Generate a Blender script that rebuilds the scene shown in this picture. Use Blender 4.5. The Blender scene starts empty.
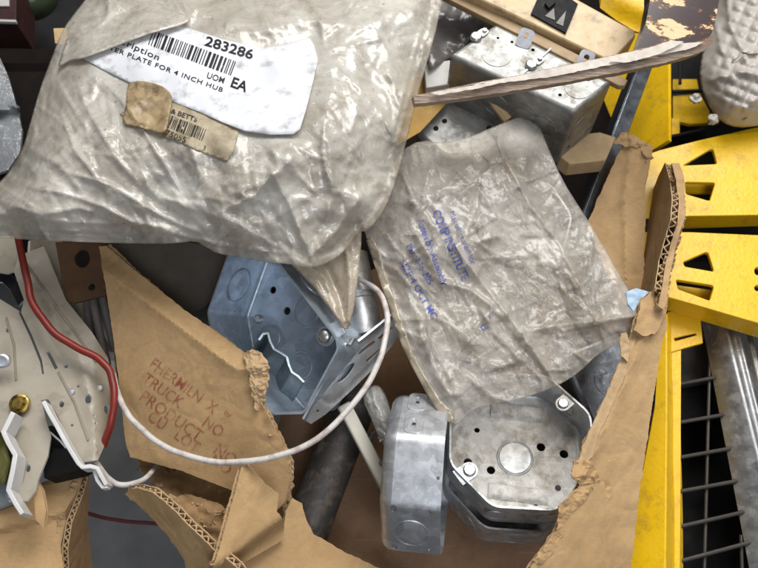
import bpy, math, random
import numpy as np
from mathutils import Vector, Matrix
from mathutils.geometry import delaunay_2d_cdt

random.seed(7)
scene = bpy.context.scene
COL = scene.collection
PI = math.pi

# ------------------------------------------------------------------ viewing geometry
# lengths are written in "units" of 0.75 mm; the camera leans 25 degrees off straight down
S = 0.00075
TH = math.radians(25)
D = 760.0
AX = Vector((1, 0, 0))
AU = Vector((0, math.cos(TH), math.sin(TH)))
AD = Vector((0, math.sin(TH), -math.cos(TH)))
CAM = -AD * D


def Q(px, py, h):
    """point at height h (units) seen at photo position px, py"""
    r = AD * D + AX * (px - 379) + AU * (284 - py)
    t = (h - CAM.z) / r.z
    return CAM + r * t


def QA(px, py, h):
    px = np.asarray(px, float); py = np.asarray(py, float); h = np.asarray(h, float)
    x = (px - 379); u = (284 - py)
    ry = AD.y * D + AU.y * u
    rz = AD.z * D + AU.z * u
    t = (h - CAM.z) / rz
    return np.stack([x * t, CAM.y + ry * t, CAM.z + rz * t], -1)


def cdir(x, y, z):
    """direction given as right / up in view / towards viewer"""
    return (AX * x + AU * y - AD * z).normalized()


def frame(o, n, xh):
    n = Vector(n).normalized(); xh = Vector(xh)
    x = (xh - n * xh.dot(n)).normalized()
    y = n.cross(x)
    return Matrix(((x.x, y.x, n.x, o.x), (x.y, y.y, n.y, o.y), (x.z, y.z, n.z, o.z), (0, 0, 0, 1)))


# ------------------------------------------------------------------ noise (numpy)
class Noise:
    def __init__(self, seed):
        r = np.random.RandomState(seed)
        self.p = np.concatenate([r.permutation(256)] * 3)
        a = r.rand(256) * 2 * PI
        self.gx, self.gy = np.cos(a), np.sin(a)

    def __call__(self, x, y):
        x = np.asarray(x, float) + 1000.3; y = np.asarray(y, float) + 1000.7
        xi = np.floor(x).astype(int); yi = np.floor(y).astype(int)
        xf = x - xi; yf = y - yi
        xi &= 255; yi &= 255
        f = lambda t: t * t * t * (t * (t * 6 - 15) + 10)
        u, v = f(xf), f(yf)

        def g(ix, iy, dx, dy):
            k = self.p[self.p[ix & 255] + (iy & 255)]
            return self.gx[k] * dx + self.gy[k] * dy
        a = g(xi, yi, xf, yf); b = g(xi + 1, yi, xf - 1, yf)
        c = g(xi, yi + 1, xf, yf - 1); d = g(xi + 1, yi + 1, xf - 1, yf - 1)
        return (a + u * (b - a)) * (1 - v) + (c + u * (d - c)) * v


N1, N2, N3, N4 = Noise(1), Noise(2), Noise(3), Noise(4)


def crumple(x, y, cell, seed=0, stretch=1.0, ang=0.0):
    """sharp-creased film: billowed noise over several sizes, 0 .. about 1"""
    ca, sa = math.cos(ang), math.sin(ang)
    xr = (x * ca + y * sa) / stretch; yr = (-x * sa + y * ca)
    wx = N3(xr / cell * .6 + seed, yr / cell * .6) * .7
    wy = N4(xr / cell * .6, yr / cell * .6 + seed) * .7
    s = 0; a = 1.0; f = 1.0
    for k in range(4):
        n = (N1, N2, N3, N4)[k]
        v = np.abs(n(xr / cell * f + wx * f + seed * 3.1 + k * 17, yr / cell * f + wy * f - seed * 1.7))
        s = s + a * (.42 - v)
        a *= .55; f *= 1.9
    return s


def creases(x, y, box, n, seed, lmin=8, lmax=55, amp=2.0, wmin=.8, wmax=2.4, bias=None):
    """many short sharp fold lines, each a tent that fades to its ends and steps slightly from side to side"""
    r = np.random.RandomState(seed)
    x = np.asarray(x, float); y = np.asarray(y, float)
    out = np.zeros(x.shape)
    for i in range(n):
        cx = box[0] + (box[2] - box[0]) * r.rand(); cy = box[1] + (box[3] - box[1]) * r.rand()
        an = r.rand() * PI if bias is None or r.rand() < .5 else bias + r.randn() * .35
        L = lmin + (lmax - lmin) * r.rand() ** 2.2; w = wmin + (wmax - wmin) * r.rand(); a = amp * (.3 + .7 * r.rand()) * (1 if r.rand() < .72 else -.8)
        dx, dy = x - cx, y - cy
        u = dx * math.cos(an) + dy * math.sin(an)
        k = (np.abs(u) < L) & (np.abs(dx) + np.abs(dy) < L * 1.6 + 30)
        v = -dx * math.sin(an) + dy * math.cos(an) + (r.rand() - .5) * .012 * u * u / max(L, 20) * 20
        e = (1 - (u / L) ** 2)
        side = np.where(v > 0, np.exp(-np.abs(v) / (w * 4)), np.exp(-np.abs(v) / w))
        out += np.where(k, a * side * np.clip(e, 0, 1), 0)
    return out


def seg_dist(px, py, pts):
    """distance from points to a polyline, and position along it (0..1)"""
    px = np.asarray(px, float); py = np.asarray(py, float)
    best = np.full(px.shape, 1e9); pos = np.zeros(px.shape)
    n = len(pts) - 1
    for i in range(n):
        ax, ay = pts[i]; bx, by = pts[i + 1]
        dx, dy = bx - ax, by - ay
        L = dx * dx + dy * dy + 1e-9
        t = np.clip(((px - ax) * dx + (py - ay) * dy) / L, 0, 1)
        d = np.hypot(px - ax - t * dx, py - ay - t * dy)
        m = d < best
        best = np.where(m, d, best); pos = np.where(m, (i + t) / n, pos)
    return best, pos


def inside(px, py, poly):
    px = np.asarray(px, float); py = np.asarray(py, float)
    c = np.zeros(px.shape, bool)
    n = len(poly)
    for i in range(n):
        ax, ay = poly[i]; bx, by = poly[(i + 1) % n]
        if ay == by:
            continue
        k = ((ay > py) != (by > py)) & (px < (bx - ax) * (py - ay) / (by - ay) + ax)
        c ^= k
    return c


def smooth(a, b, x):
    t = np.clip((x - a) / (b - a), 0, 1)
    return t * t * (3 - 2 * t)


def resample(poly, step, closed=True):
    out = []
    n = len(poly)
    for i in range(n if closed else n - 1):
        a, b = poly[i], poly[(i + 1) % n]
        k = max(1, int(math.hypot(b[0] - a[0], b[1] - a[1]) / step))
        for j in range(k):
            t = j / k
            out.append((a[0] + (b[0] - a[0]) * t, a[1] + (b[1] - a[1]) * t))
    if not closed:
        out.append(poly[-1])
    return out


def rounded(poly, it=2):
    """Chaikin corner cutting"""
    for _ in range(it):
        o = []
        n = len(poly)
        for i in range(n):
            a, b = poly[i], poly[(i + 1) % n]
            o += [(a[0] * .75 + b[0] * .25, a[1] * .75 + b[1] * .25), (a[0] * .25 + b[0] * .75, a[1] * .25 + b[1] * .75)]
        poly = o
    return poly


def ragged(poly, amp, scale, seed, step=2.0):
    """tear an outline"""
    pts = resample(poly, step)
    c = (sum(p[0] for p in pts) / len(pts), sum(p[1] for p in pts) / len(pts))
    out = []
    for (x, y) in pts:
        a = float(N1(x / scale + seed, y / scale)) + .6 * float(N2(x / scale * 2.3, y / scale * 2.3 + seed))
        b = float(N3(x / scale, y / scale + seed)) + .6 * float(N4(x / scale * 2.3 + seed, y / scale * 2.3))
        out.append((x + a * amp, y + b * amp))
    return out


# ------------------------------------------------------------------ mesh building
class MB:
    def __init__(self):
        self.v = []; self.f = []; self.m = []

    def add(self, verts, faces, mi=0, M=None):
        b = len(self.v)
        for p in verts:
            p = Vector(p)
            self.v.append(M @ p if M is not None else p)
        for f in faces:
            self.f.append(tuple(i + b for i in f)); self.m.append(mi)
        return self

    def box(self, a, b, mi=0, M=None):
        (x0, y0, z0), (x1, y1, z1) = a, b
        v = [(x, y, z) for z in (z0, z1) for y in (y0, y1) for x in (x0, x1)]
        f = [(0, 2, 3, 1), (4, 5, 7, 6), (0, 1, 5, 4), (2, 6, 7, 3), (0, 4, 6, 2), (1, 3, 7, 5)]
        return self.add(v, f, mi, M)

    def prism(self, poly, z0, z1, holes=(), mi=0, M=None, hmi=None, grid=None, warp=None):
        """flat plate with real holes; poly and holes are 2d loops"""
        v2, fs, bnd = tri(poly, holes, grid)
        n = len(v2)
        if warp is None:
            warp = lambda x, y: 0.0
        v = [(x, y, z1 + warp(x, y)) for x, y in v2] + [(x, y, z0 + warp(x, y)) for x, y in v2]
        f = list(fs) + [tuple(reversed([i + n for i in t])) for t in fs]
        f += [(a, a + n, b + n, b) for a, b in bnd]
        return self.add(v, f, mi, M)

    def loops(self, loops, mi=0, M=None, close=False, cap0=False, cap1=False):
        """skin consecutive loops with equal numbers of points"""
        n = len(loops[0]); v = [p for l in loops for p in l]; f = []
        k = len(loops)
        for i in range(k if close else k - 1):
            a, b = i * n, ((i + 1) % k) * n
            for j in range(n):
                j2 = (j + 1) % n
                f.append((a + j, a + j2, b + j2, b + j))
        if cap0: f.append(tuple(reversed(range(n))))
        if cap1: f.append(tuple(range((k - 1) * n, k * n)))
        return self.add(v, f, mi, M)

    def tube(self, path, r, n=12, mi=0, M=None, caps=True):
        P = [Vector(p) for p in path]; k = len(P)
        T = [(P[min(i + 1, k - 1)] - P[max(i - 1, 0)]).normalized() for i in range(k)]
        u = T[0].orthogonal().normalized(); L = []
        for i in range(k):
            u = (u - T[i] * u.dot(T[i])).normalized(); w = T[i].cross(u)
            rr = r[i] if hasattr(r, '__len__') else r
            L.append([P[i] + (u * math.cos(2 * PI * j / n) + w * math.sin(2 * PI * j / n)) * rr for j in range(n)])
        return self.loops(L, mi, M, cap0=caps, cap1=caps)

    def lathe(self, prof, n=32, mi=0, M=None):
        L = [[(r * math.cos(2 * PI * j / n), r * math.sin(2 * PI * j / n), z) for j in range(n)] for r, z in prof]
        return self.loops(L, mi, M, cap0=True, cap1=True)

    def ring(self, R, r, n=36, mi=0, M=None, m=8):
        L = []
        for j in range(n):
            a = 2 * PI * j / n
            L.append([((R + r * math.cos(2 * PI * k / m)) * math.cos(a), (R + r * math.cos(2 * PI * k / m)) * math.sin(a), r * math.sin(2 * PI * k / m)) for k in range(m)])
        return self.loops(L, mi, M, close=True)


def circ(x, y, r, n=20, ry=None, rot=0):
    ry = ry or r
    return [(x + r * math.cos(t) * math.cos(rot) - ry * math.sin(t) * math.sin(rot), y + r * math.cos(t) * math.sin(rot) + ry * math.sin(t) * math.cos(rot)) for t in [2 * PI * i / n for i in range(n)]]


def tri(poly, holes=(), grid=None):
    """constrained triangulation -> points, faces, directed boundary edges"""
    pts = [Vector(p) for p in poly]; ed = [(i, (i + 1) % len(poly)) for i in range(len(poly))]
    for h in holes:
        b = len(pts); pts += [Vector(p) for p in h]; ed += [(b + i, b + (i + 1) % len(h)) for i in range(len(h))]
    if grid:
        P = np.array(poly, float); x0, y0 = P.min(0); x1, y1 = P.max(0)
        gx, gy = np.meshgrid(np.arange(x0, x1, grid), np.arange(y0, y1, grid * .866))
        gx[1::2] += grid / 2
        gx, gy = gx.ravel(), gy.ravel()
        k = inside(gx, gy, poly)
        gx, gy = gx[k], gy[k]
        d, _ = seg_dist(gx, gy, list(poly) + [poly[0]])
        k = d > grid * .45
        gx, gy = gx[k], gy[k]
        for h in holes:
            d, _ = seg_dist(gx, gy, list(h) + [h[0]])
            k = (~inside(gx, gy, h)) & (d > grid * .4)
            gx, gy = gx[k], gy[k]
        pts += [Vector((a, b)) for a, b in zip(gx, gy)]
    v, e, f, *_ = delaunay_2d_cdt(pts, ed, [], 1, 1e-6)
    cx = np.array([(v[t[0]].x + v[t[1]].x + v[t[2]].x) / 3 for t in f]); cy = np.array([(v[t[0]].y + v[t[1]].y + v[t[2]].y) / 3 for t in f])
    keep = inside(cx, cy, poly)
    for h in holes:
        keep &= ~inside(cx, cy, h)
    fs = [tuple(t) for t, k in zip(f, keep) if k]
    fs = [t if ((v[t[1]] - v[t[0]]).cross(v[t[2]] - v[t[0]]) > 0) else (t[0], t[2], t[1]) for t in fs]
    es = set()
    for t in fs:
        for a, b in ((t[0], t[1]), (t[1], t[2]), (t[2], t[0])):
            es.add((a, b))
    bnd = [(a, b) for a, b in es if (b, a) not in es]
    return [(p.x, p.y) for p in v], fs, bnd


def sheet_mesh(outline, hf, step, holes=()):
    """triangulated surface over a photo outline; hf(px, py) gives heights.  Returns points, normals, faces, boundary, photo coords"""
    v2, fs, bnd = tri(outline, holes, step)
    A = np.array(v2)
    P = QA(A[:, 0], A[:, 1], hf(A[:, 0], A[:, 1]))
    F = np.array(fs)
    fn = np.cross(P[F[:, 1]] - P[F[:, 0]], P[F[:, 2]] - P[F[:, 0]])
    nn = np.zeros_like(P)
    for k in range(3):
        np.add.at(nn, F[:, k], fn)
    nn /= np.linalg.norm(nn, axis=1)[:, None] + 1e-12
    # image y runs downwards, so flip to face the viewer
    if nn[:, 2].mean() < 0:
        nn = -nn; fs = [tuple(reversed(t)) for t in fs]; bnd = [(b, a) for a, b in bnd]
    return P, nn, fs, bnd, A


def slab(mb, sm, o0, o1, mi=0, emi=None, smi=None):
    """solid between offsets o0 (upper) and o1 (lower) along the normals (scalars or arrays)"""
    P, nn, fs, bnd, A = sm
    n = len(P)
    o0 = np.broadcast_to(np.asarray(o0, float), (n,)); o1 = np.broadcast_to(np.asarray(o1, float), (n,))
    v = np.concatenate([P + nn * o0[:, None], P + nn * o1[:, None]])
    b = len(mb.v)
    mb.v += [Vector(p) for p in v]
    for t in fs:
        mb.f.append(tuple(i + b for i in t)); mb.m.append(mi)
        mb.f.append(tuple(i + b + n for i in reversed(t))); mb.m.append(mi if smi is None else smi)
    for a, c in bnd:
        mb.f.append((a + b, a + b + n, c + b + n, c + b)); mb.m.append(mi if emi is None else emi)
    return mb


def flutes(mb, sm, T, lam=9.0, depth=7.0, mi=0, th=.5):
    """corrugated core seen along the edges of a cardboard sheet"""
    P, nn, fs, bnd, A = sm
    nxt = {a: b for a, b in bnd}
    seen = set()
    for st in list(nxt):
        if st in seen: continue
        loop = []; k = st
        while k in nxt and k not in seen:
            seen.add(k); loop.append(k); k = nxt[k]
        if len(loop) < 8: continue
        p = P[loop]; n = nn[loop]
        d = np.linalg.norm(np.roll(p, -1, 0) - p, axis=1); s = np.concatenate([[0], np.cumsum(d)])
        tot = s[-1]; q = np.arange(0, tot, lam / 8)
        pc = np.vstack([p, p[:1]]); nc = np.vstack([n, n[:1]])
        pp = np.stack([np.interp(q, s, pc[:, i]) for i in range(3)], 1); nq = np.stack([np.interp(q, s, nc[:, i]) for i in range(3)], 1)
        tg = np.roll(pp, -1, 0) - np.roll(pp, 1, 0); tg /= np.linalg.norm(tg, axis=1)[:, None] + 1e-9
        inw = np.cross(nq, tg)
        off = -T / 2 + (T / 2 - 1.0) * np.sin(2 * PI * q / lam + 1.6 * N1(q / (lam * 2.2), q * 0 + len(loop) * .37)) * (.80 + .45 * N2(q / (lam * 1.6), q * 0 + .5))
        back = np.random.RandomState(len(loop)).rand(len(q)) * 1.2
        a = pp + nq * off[:, None] + inw * (.3 + back[:, None]); b = pp + nq * off[:, None] + inw * depth
        m = len(q); base = len(mb.v)
        e1 = a + nq * .8; e2 = a - nq * .8; b1 = b + nq * .8; b2 = b - nq * .8
        mb.v += [Vector(x) for arr in (e1, e2, b1, b2) for x in arr]
        for i in range(m - 1):
            for u, w in ((0, m), (0, 2 * m), (m, 3 * m)):
                mb.f.append((base + u + i, base + u + i + 1, base + w + i + 1, base + w + i)); mb.m.append(mi)
        continue
        mb.v += [Vector(x) for x in a] + [Vector(x) for x in b]
        for i in range(m - 1):
            mb.f.append((base + i, base + i + 1, base + m + i + 1, base + m + i)); mb.m.append(mi)
    return mb


FR = {}


def build(name, mb, mats, parent=None, M=None, local=False, sharp=35, bevel=0, label=None, cat=None, group=None, kind=None, smooth_=True, thin=None):
    """link a mesh.  World-unit verts unless local (verts already in the object's / parent's own frame)"""
    if parent is not None:
        M = FR[parent.name]
    if M is None:
        if local:
            M = Matrix()
        else:
            c = Vector(np.mean(np.array([tuple(v) for v in mb.v]), 0)); zmin = min(v.z for v in mb.v)
            M = Matrix.Translation((c.x, c.y, zmin))
    vs = mb.v
    if not local:
        I = M.inverted(); vs = [I @ v for v in vs]
    me = bpy.data.meshes.new(name)
    me.from_pydata([tuple(v * S) for v in vs], [], mb.f)
    if not isinstance(mats, (list, tuple)): mats = [mats]
    for m in mats: me.materials.append(m)
    me.polygons.foreach_set('material_index', mb.m)
    me.polygons.foreach_set('use_smooth', [smooth_] * len(mb.f))
    if thin is not None:
        at = me.attributes.new('thin', 'FLOAT', 'POINT'); at.data.foreach_set('value', np.asarray(thin, float))
    me.validate(); me.update()
    if smooth_ and sharp: me.set_sharp_from_angle(angle=math.radians(sharp))
    o = bpy.data.objects.new(name, me); COL.objects.link(o)
    if parent is not None:
        o.parent = parent
    else:
        W = M.copy(); W.translation = M.translation * S; o.matrix_world = W
    FR[o.name] = M
    if bevel:
        b = o.modifiers.new('edge', 'BEVEL'); b.width = bevel * S; b.segments = 2; b.limit_method = 'ANGLE'; b.angle_limit = math.radians(40); b.harden_normals = False
    tagit(o, label, cat, group, kind)
    return o


def tagit(o, label=None, cat=None, group=None, kind=None):
    if label: o['label'] = label
    if cat: o['category'] = cat
    if group: o['group'] = group
    if kind: o['kind'] = kind
    return o


def empty(name, M, label=None, cat=None, group=None):
    o = bpy.data.objects.new(name, None); COL.objects.link(o)
    o.empty_display_size = .01
    W = M.copy(); W.translation = M.translation * S; o.matrix_world = W
    FR[o.name] = M
    return tagit(o, label, cat, group)


# ------------------------------------------------------------------ materials
class NT:
    def __init__(self, name):
        self.mat = bpy.data.materials.new(name); self.mat.use_nodes = True
        self.t = self.mat.node_tree; self.t.nodes.clear()
        self.out = self.n('ShaderNodeOutputMaterial')
        self.tc = self.n('ShaderNodeTexCoord')
        mp = self.n('ShaderNodeMapping'); mp.inputs['Scale'].default_value = (1 / S,) * 3
        self.l(self.tc.outputs['Object'], mp.inputs['Vector'])
        self.co = mp.outputs[0]

    def n(self, t):
        return self.t.nodes.new(t)

    def l(self, a, b):
        self.t.links.new(a, b)

    def noise(self, scale, detail=4, rough=.55, dist=0, co=None, w=0):
        n = self.n('ShaderNodeTexNoise'); n.inputs['Scale'].default_value = scale; n.inputs['Detail'].default_value = detail
        n.inputs['Roughness'].default_value = rough; n.inputs['Distortion'].default_value = dist
        if w:
            m = self.n('ShaderNodeMapping'); m.inputs['Location'].default_value = (w * 91, w * 37, w * 53); self.l(co or self.co, m.inputs[0]); self.l(m.outputs[0], n.inputs['Vector'])
        else:
            self.l(co or self.co, n.inputs['Vector'])
        return n.outputs['Fac']

    def stretch(self, sc, rot=(0, 0, 0)):
        m = self.n('ShaderNodeMapping'); m.inputs['Scale'].default_value = sc; m.inputs['Rotation'].default_value = rot
        self.l(self.co, m.inputs[0]); return m.outputs[0]

    def voro(self, scale, feat='F1', out='Distance', co=None):
        n = self.n('ShaderNodeTexVoronoi'); n.feature = feat; n.inputs['Scale'].default_value = scale
        self.l(co or self.co, n.inputs['Vector']); return n.outputs[out]

    def ramp(self, fac, stops, interp='LINEAR'):
        r = self.n('ShaderNodeValToRGB'); e = r.color_ramp.elements; r.color_ramp.interpolation = interp
        while len(e) > len(stops): e.remove(e[-1])
        while len(e) < len(stops): e.new(1)
        for k, (p, c) in zip(e, stops):
            k.position = p; k.color = (c, c, c, 1) if not hasattr(c, '__len__') else (*c[:3], 1)
        self.l(fac, r.inputs[0]); return r.outputs[0]

    def mix(self, fac, a, b, mode='MIX'):
        m = self.n('ShaderNodeMix'); m.data_type = 'RGBA'; m.blend_type = mode
        for s, x in ((0, fac), (6, a), (7, b)):
            if isinstance(x, (int, float)): m.inputs[s].default_value = x if s == 0 else (x, x, x, 1)
            elif isinstance(x, (tuple, list)): m.inputs[s].default_value = (*x[:3], 1)
            else: self.l(x, m.inputs[s])
        return m.outputs[2]

    def math(self, op, a, b=None):
        m = self.n('ShaderNodeMath'); m.operation = op
        for i, x in enumerate((a, b)):
            if x is None: continue
            if isinstance(x, (int, float)): m.inputs[i].default_value = x
            else: self.l(x, m.inputs[i])
        return m.outputs[0]

    def bump(self, h, strength, dist=1.0, prev=None):
        b = self.n('ShaderNodeBump'); b.inputs['Strength'].default_value = strength; b.inputs['Distance'].default_value = dist * S
        self.l(h, b.inputs['Height'])
        if prev is not None: self.l(prev, b.inputs['Normal'])
        return b.outputs[0]

    def pbr(self, color, rough=.5, metal=0.0, normal=None, **kw):
        p = self.n('ShaderNodeBsdfPrincipled')
        for k, x in (('Base Color', color), ('Roughness', rough), ('Metallic', metal)):
            if isinstance(x, (int, float)): p.inputs[k].default_value = x if k != 'Base Color' else (x, x, x, 1)
            elif isinstance(x, (tuple, list)): p.inputs[k].default_value = (*x[:3], 1)
            else: self.l(x, p.inputs[k])
        if normal is not None: self.l(normal, p.inputs['Normal'])
        for k, x in kw.items():
            k = k.replace('_', ' ')
            if isinstance(x, (int, float)): p.inputs[k].default_value = x
            elif isinstance(x, (tuple, list)): p.inputs[k].default_value = (*x[:3], 1)
            else: self.l(x, p.inputs[k])
        self.shader = p.outputs[0]
        self.l(p.outputs[0], self.out.inputs[0])
        return p


def plain(name, c1, c2=None, scale=.04, rough=.5, metal=0, bscale=.3, bstr=.15, spec=.5, dirt=None, dscale=.03, dthr=(.55, .75), **kw):
    t = NT(name)
    c2 = c2 or tuple(x * .75 for x in c1)
    col = t.mix(t.ramp(t.noise(scale, 6), [(.3, 0.), (.7, 1.)]), c1, c2)
    if dirt:
        col = t.mix(t.ramp(t.noise(dscale, 8, .65, w=3), [(dthr[0], 0.), (dthr[1], .85)]), col, dirt)
    r = t.ramp(t.noise(scale * 2.3, 6, w=1), [(.25, max(.03, rough - .1)), (.75, min(1, rough + .12))])
    nb = t.bump(t.noise(bscale, 5), bstr)
    kw.setdefault('Specular_IOR_Level', spec)
    t.pbr(col, r, metal, nb, **kw)
    return t.mat


def galv(name, c=(.62, .64, .66), c2=(.42, .44, .46), rough=.50, spangle=.12, dirt=(.30, .26, .21), dthr=(.51, .72), metal=.92, bstr=.12):
    t = NT(name)
    v = t.n('ShaderNodeTexVoronoi'); v.inputs['Scale'].default_value = spangle; t.l(t.co, v.inputs['Vector'])
    sp = t.n('ShaderNodeSeparateColor'); t.l(v.outputs['Color'], sp.inputs[0])
    base = t.mix(t.ramp(t.noise(.035, 7, .6), [(.3, 0.), (.7, 1.)]), c, c2)
    base = t.mix(.42, base, t.mix(sp.outputs[0], tuple(x * .6 for x in c), tuple(min(1, x * 1.25) for x in c)))
    scr = t.ramp(t.noise(.25, 4, .6, co=t.stretch((.08, 1, 1), (0, 0, .5))), [(.60, 0.), (.68, .5)])
    base = t.mix(scr, base, tuple(min(1, x * 1.3) for x in c))
    dm = t.ramp(t.noise(.05, 9, .72, w=2), [(dthr[0], 0.), (dthr[1], .9)])
    base = t.mix(dm, base, dirt)
    ro = t.ramp(t.noise(.09, 6, w=4), [(.25, rough - .1), (.75, rough + .14)])
    ro = t.mix(dm, ro, .8)
    me = t.ramp(dm, [(0., metal), (1., .15)])
    b = t.bump(t.noise(.12, 5), bstr * .8, 2.0)
    b = t.bump(t.noise(.9, 3, w=5), bstr * .5, .5, b)
    t.pbr(base, ro, me, b)
    return t.mat


def kraft(name, c=(.58, .385, .195), c2=(.45, .285, .135), stripes=.0, ang=0.0, rough=.85):
    t = NT(name)
    col = t.mix(t.ramp(t.noise(.012, 6, .6), [(.3, 0.), (.7, 1.)]), c, c2)
    fib = t.noise(.5, 5, .7, co=t.stretch((.25, 1.3, 1), (0, 0, ang)))
    col = t.mix(t.ramp(fib, [(.35, .0), (.75, .45)]), col, tuple(x * .6 for x in c))
    col = t.mix(t.ramp(t.noise(.035, 8, .7, 1.2, w=8), [(.46, 0.), (.66, .45)]), col, tuple(x * .55 for x in c))
    sp = t.ramp(t.noise(.35, 3, .6, w=6), [(.70, 0.), (.76, .7)])
    col = t.mix(sp, col, tuple(x * .4 for x in c))
    sc = t.ramp(t.noise(.12, 4, .7, 1.0, co=t.stretch((.12, 1.2, 1), (0, 0, ang + .7)), w=2), [(.66, 0.), (.72, .45)])
    col = t.mix(sc, col, tuple(min(1, x * 1.5) for x in c))
    b = t.bump(t.noise(.25, 6, .65), .25, 1.6)
    if stripes:
        w = t.n('ShaderNodeTexWave'); w.inputs['Scale'].default_value = stripes; w.inputs['Distortion'].default_value = .6; w.inputs['Detail'].default_value = 1
        t.l(t.stretch((1, 1, 1), (0, 0, ang)), w.inputs['Vector'])
        b = t.bump(w.outputs['Fac'], .10, 1.0, b)
        b = t.bump(t.math('ABSOLUTE', t.math('SUBTRACT', t.noise(.02, 2, .5, .5, w=5), .5)), .22, 20.0, b)
    t.pbr(col, rough, 0, b, Specular_IOR_Level=.25)
    return t.mat


def film(name, c=(.76, .73, .665), c2=(.61, .565, .485), dirt=(.20, .15, .09), clear=.10, rough=.26, bcell=.030, bs=.22, trans=.15, clear2=None, dthr=(.47, .78)):
    """old dirty polythene: glossy skin, light passing partly through"""
    t = NT(name)
    big = t.noise(.010, 5, .6)
    col = t.mix(t.ramp(big, [(.35, 0.), (.68, 1.)]), c, c2)
    dm = t.ramp(t.noise(.028, 12, .80, .9, w=2), [(dthr[0], 0.), (dthr[1], .85)])
    col = t.mix(dm, col, dirt)
    sp = t.ramp(t.noise(.16, 7, .72, w=7), [(.60, 0.), (.68, .7)])
    col = t.mix(sp, col, tuple(x * .9 for x in dirt))
    wp = t.ramp(t.noise(.016, 6, .65, 1.0, w=13), [(.50, 0.), (.66, .55)])
    col = t.mix(wp, col, tuple(min(.9, x * 1.22) for x in c))
    scr = t.ramp(t.noise(.16, 3, .6, 1.6, co=t.stretch((.18, 1.2, 1), (0, 0, .9)), w=9), [(.67, 0.), (.71, .35)])
    col = t.mix(scr, col, tuple(x * .5 for x in c))
    # creases: folded-noise bump at three sizes
    def bil(s, w, st=(1, 1, 1), ro=0, dist=.6):
        f = t.noise(s, 2, .5, dist, co=t.stretch(st, (0, 0, ro)), w=w)
        return t.math('MULTIPLY', t.math('ABSOLUTE', t.math('SUBTRACT', f, .5)), -1.0)
    h = bil(bcell, 1, (1, .55, 1), .6)
    h = t.math('ADD', h, t.math('MULTIPLY', bil(bcell * 2.6, 3, (.6, 1, 1), .3), .45))
    h = t.math('ADD', h, t.math('MULTIPLY', bil(bcell * 6.5, 5), .16))
    b = t.bump(h, bs * .6, 14.0)
    b = t.bump(t.noise(1.1, 3), .06, .5, b)
    ro = t.ramp(t.noise(.06, 6, .6, w=4), [(.3, rough - .08), (.75, rough + .2)])
    ro = t.mix(dm, ro, .42)
    p = t.pbr(col, ro, 0, b, Specular_IOR_Level=.6, Coat_Weight=.75, Coat_Roughness=.07)
    t.l(b, p.inputs['Coat Normal'])
    tr = t.n('ShaderNodeBsdfTranslucent'); t.l(col, tr.inputs[0]); t.l(b, tr.inputs['Normal'])
    m1 = t.n('ShaderNodeMixShader'); m1.inputs[0].default_value = trans; t.l(p.outputs[0], m1.inputs[1]); t.l(tr.outputs[0], m1.inputs[2])
    tp = t.n('ShaderNodeBsdfTransparent'); tp.inputs[0].default_value = (.95, .92, .86, 1)
    m2 = t.n('ShaderNodeMixShader')
    cl = t.ramp(t.noise(.018, 5, .6, w=11), [(.35, clear), (.7, clear2 if clear2 is not None else clear * .4)])
    at = t.n('ShaderNodeAttribute'); at.attribute_name = 'thin'
    cl = t.math('ADD', t.mix(dm, cl, 0.0), t.math('MULTIPLY', at.outputs['Fac'], .45))
    t.l(cl, m2.inputs[0]); t.l(m1.outputs[0], m2.inputs[1]); t.l(tp.outputs[0], m2.inputs[2])
    t.l(m2.outputs[0], t.out.inputs[0])
    return t.mat


def ink(name, c, thr=(.42, .62), scale=.12, rough=.6, base=1.0):
    """worn print: the ink is missing in patches"""
    t = NT(name)
    p = t.pbr(c, rough, Specular_IOR_Level=.3)
    a = t.ramp(t.noise(scale, 6, .7), [(thr[0], base), (thr[1], 0.)])
    t.l(a, p.inputs['Alpha'])
    return t.mat


exec_order = None
# --- palette
m_galv = galv('galvanised_steel')
m_galv_t = galv('dull_galvanised_steel', (.34, .34, .325), (.25, .25, .24), .48, metal=.8)
m_galv_d = galv('dark_galvanised_steel', (.34, .36, .38), (.22, .23, .25), .50)
m_galv_b = galv('bright_zinc', (.62, .635, .66), (.46, .475, .50), .46, .10, dthr=(.64, .85))
m_floorbox = galv('stained_zinc', (.84, .82, .78), (.66, .63, .575), .6, .16, (.27, .215, .15), (.47, .72), metal=.1, bstr=.25)
m_blue = galv('blue_zinc', (.50, .575, .655), (.39, .46, .54), .40, .09, (.20, .22, .24), (.64, .9), metal=.62)
m_blued = galv('dark_clip_steel', (.30, .36, .40), (.22, .26, .29), .36, .08, (.16, .15, .13), (.6, .9), metal=.85)  # dark steel of the wavy clamp inside the blue box
m_screw = plain('screw_steel', (.68, .68, .66), rough=.3, metal=.95)
m_kraft = kraft('kraft_card', stripes=.035, ang=.66)
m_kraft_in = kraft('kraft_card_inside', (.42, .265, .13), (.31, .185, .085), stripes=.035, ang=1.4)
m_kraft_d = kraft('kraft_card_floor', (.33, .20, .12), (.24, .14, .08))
m_kraft_e = kraft('kraft_card_core', (.58, .41, .235), (.46, .31, .165))
m_bag = film('dirty_polythene', clear=.32, clear2=.10, dthr=(.44, .72))
m_bag_dk = film('yellowed_polythene', (.60, .52, .41), (.47, .39, .29), clear=.15, bs=.2)
m_bag2 = film('grey_polythene', (.80, .765, .715), (.66, .615, .555), (.32, .25, .17), clear=.82, clear2=.48, rough=.09, dthr=(.47, .78), bcell=.040, bs=.22, trans=.12)
m_seam = film('polythene_seam', (.47, .41, .31), (.40, .33, .23), clear=.10, bs=.15)
m_clear = film('clear_polythene', (.62, .62, .60), (.5, .5, .48), (.3, .28, .25), clear=.45, clear2=.3, rough=.16, bcell=.07, bs=.35)
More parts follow.
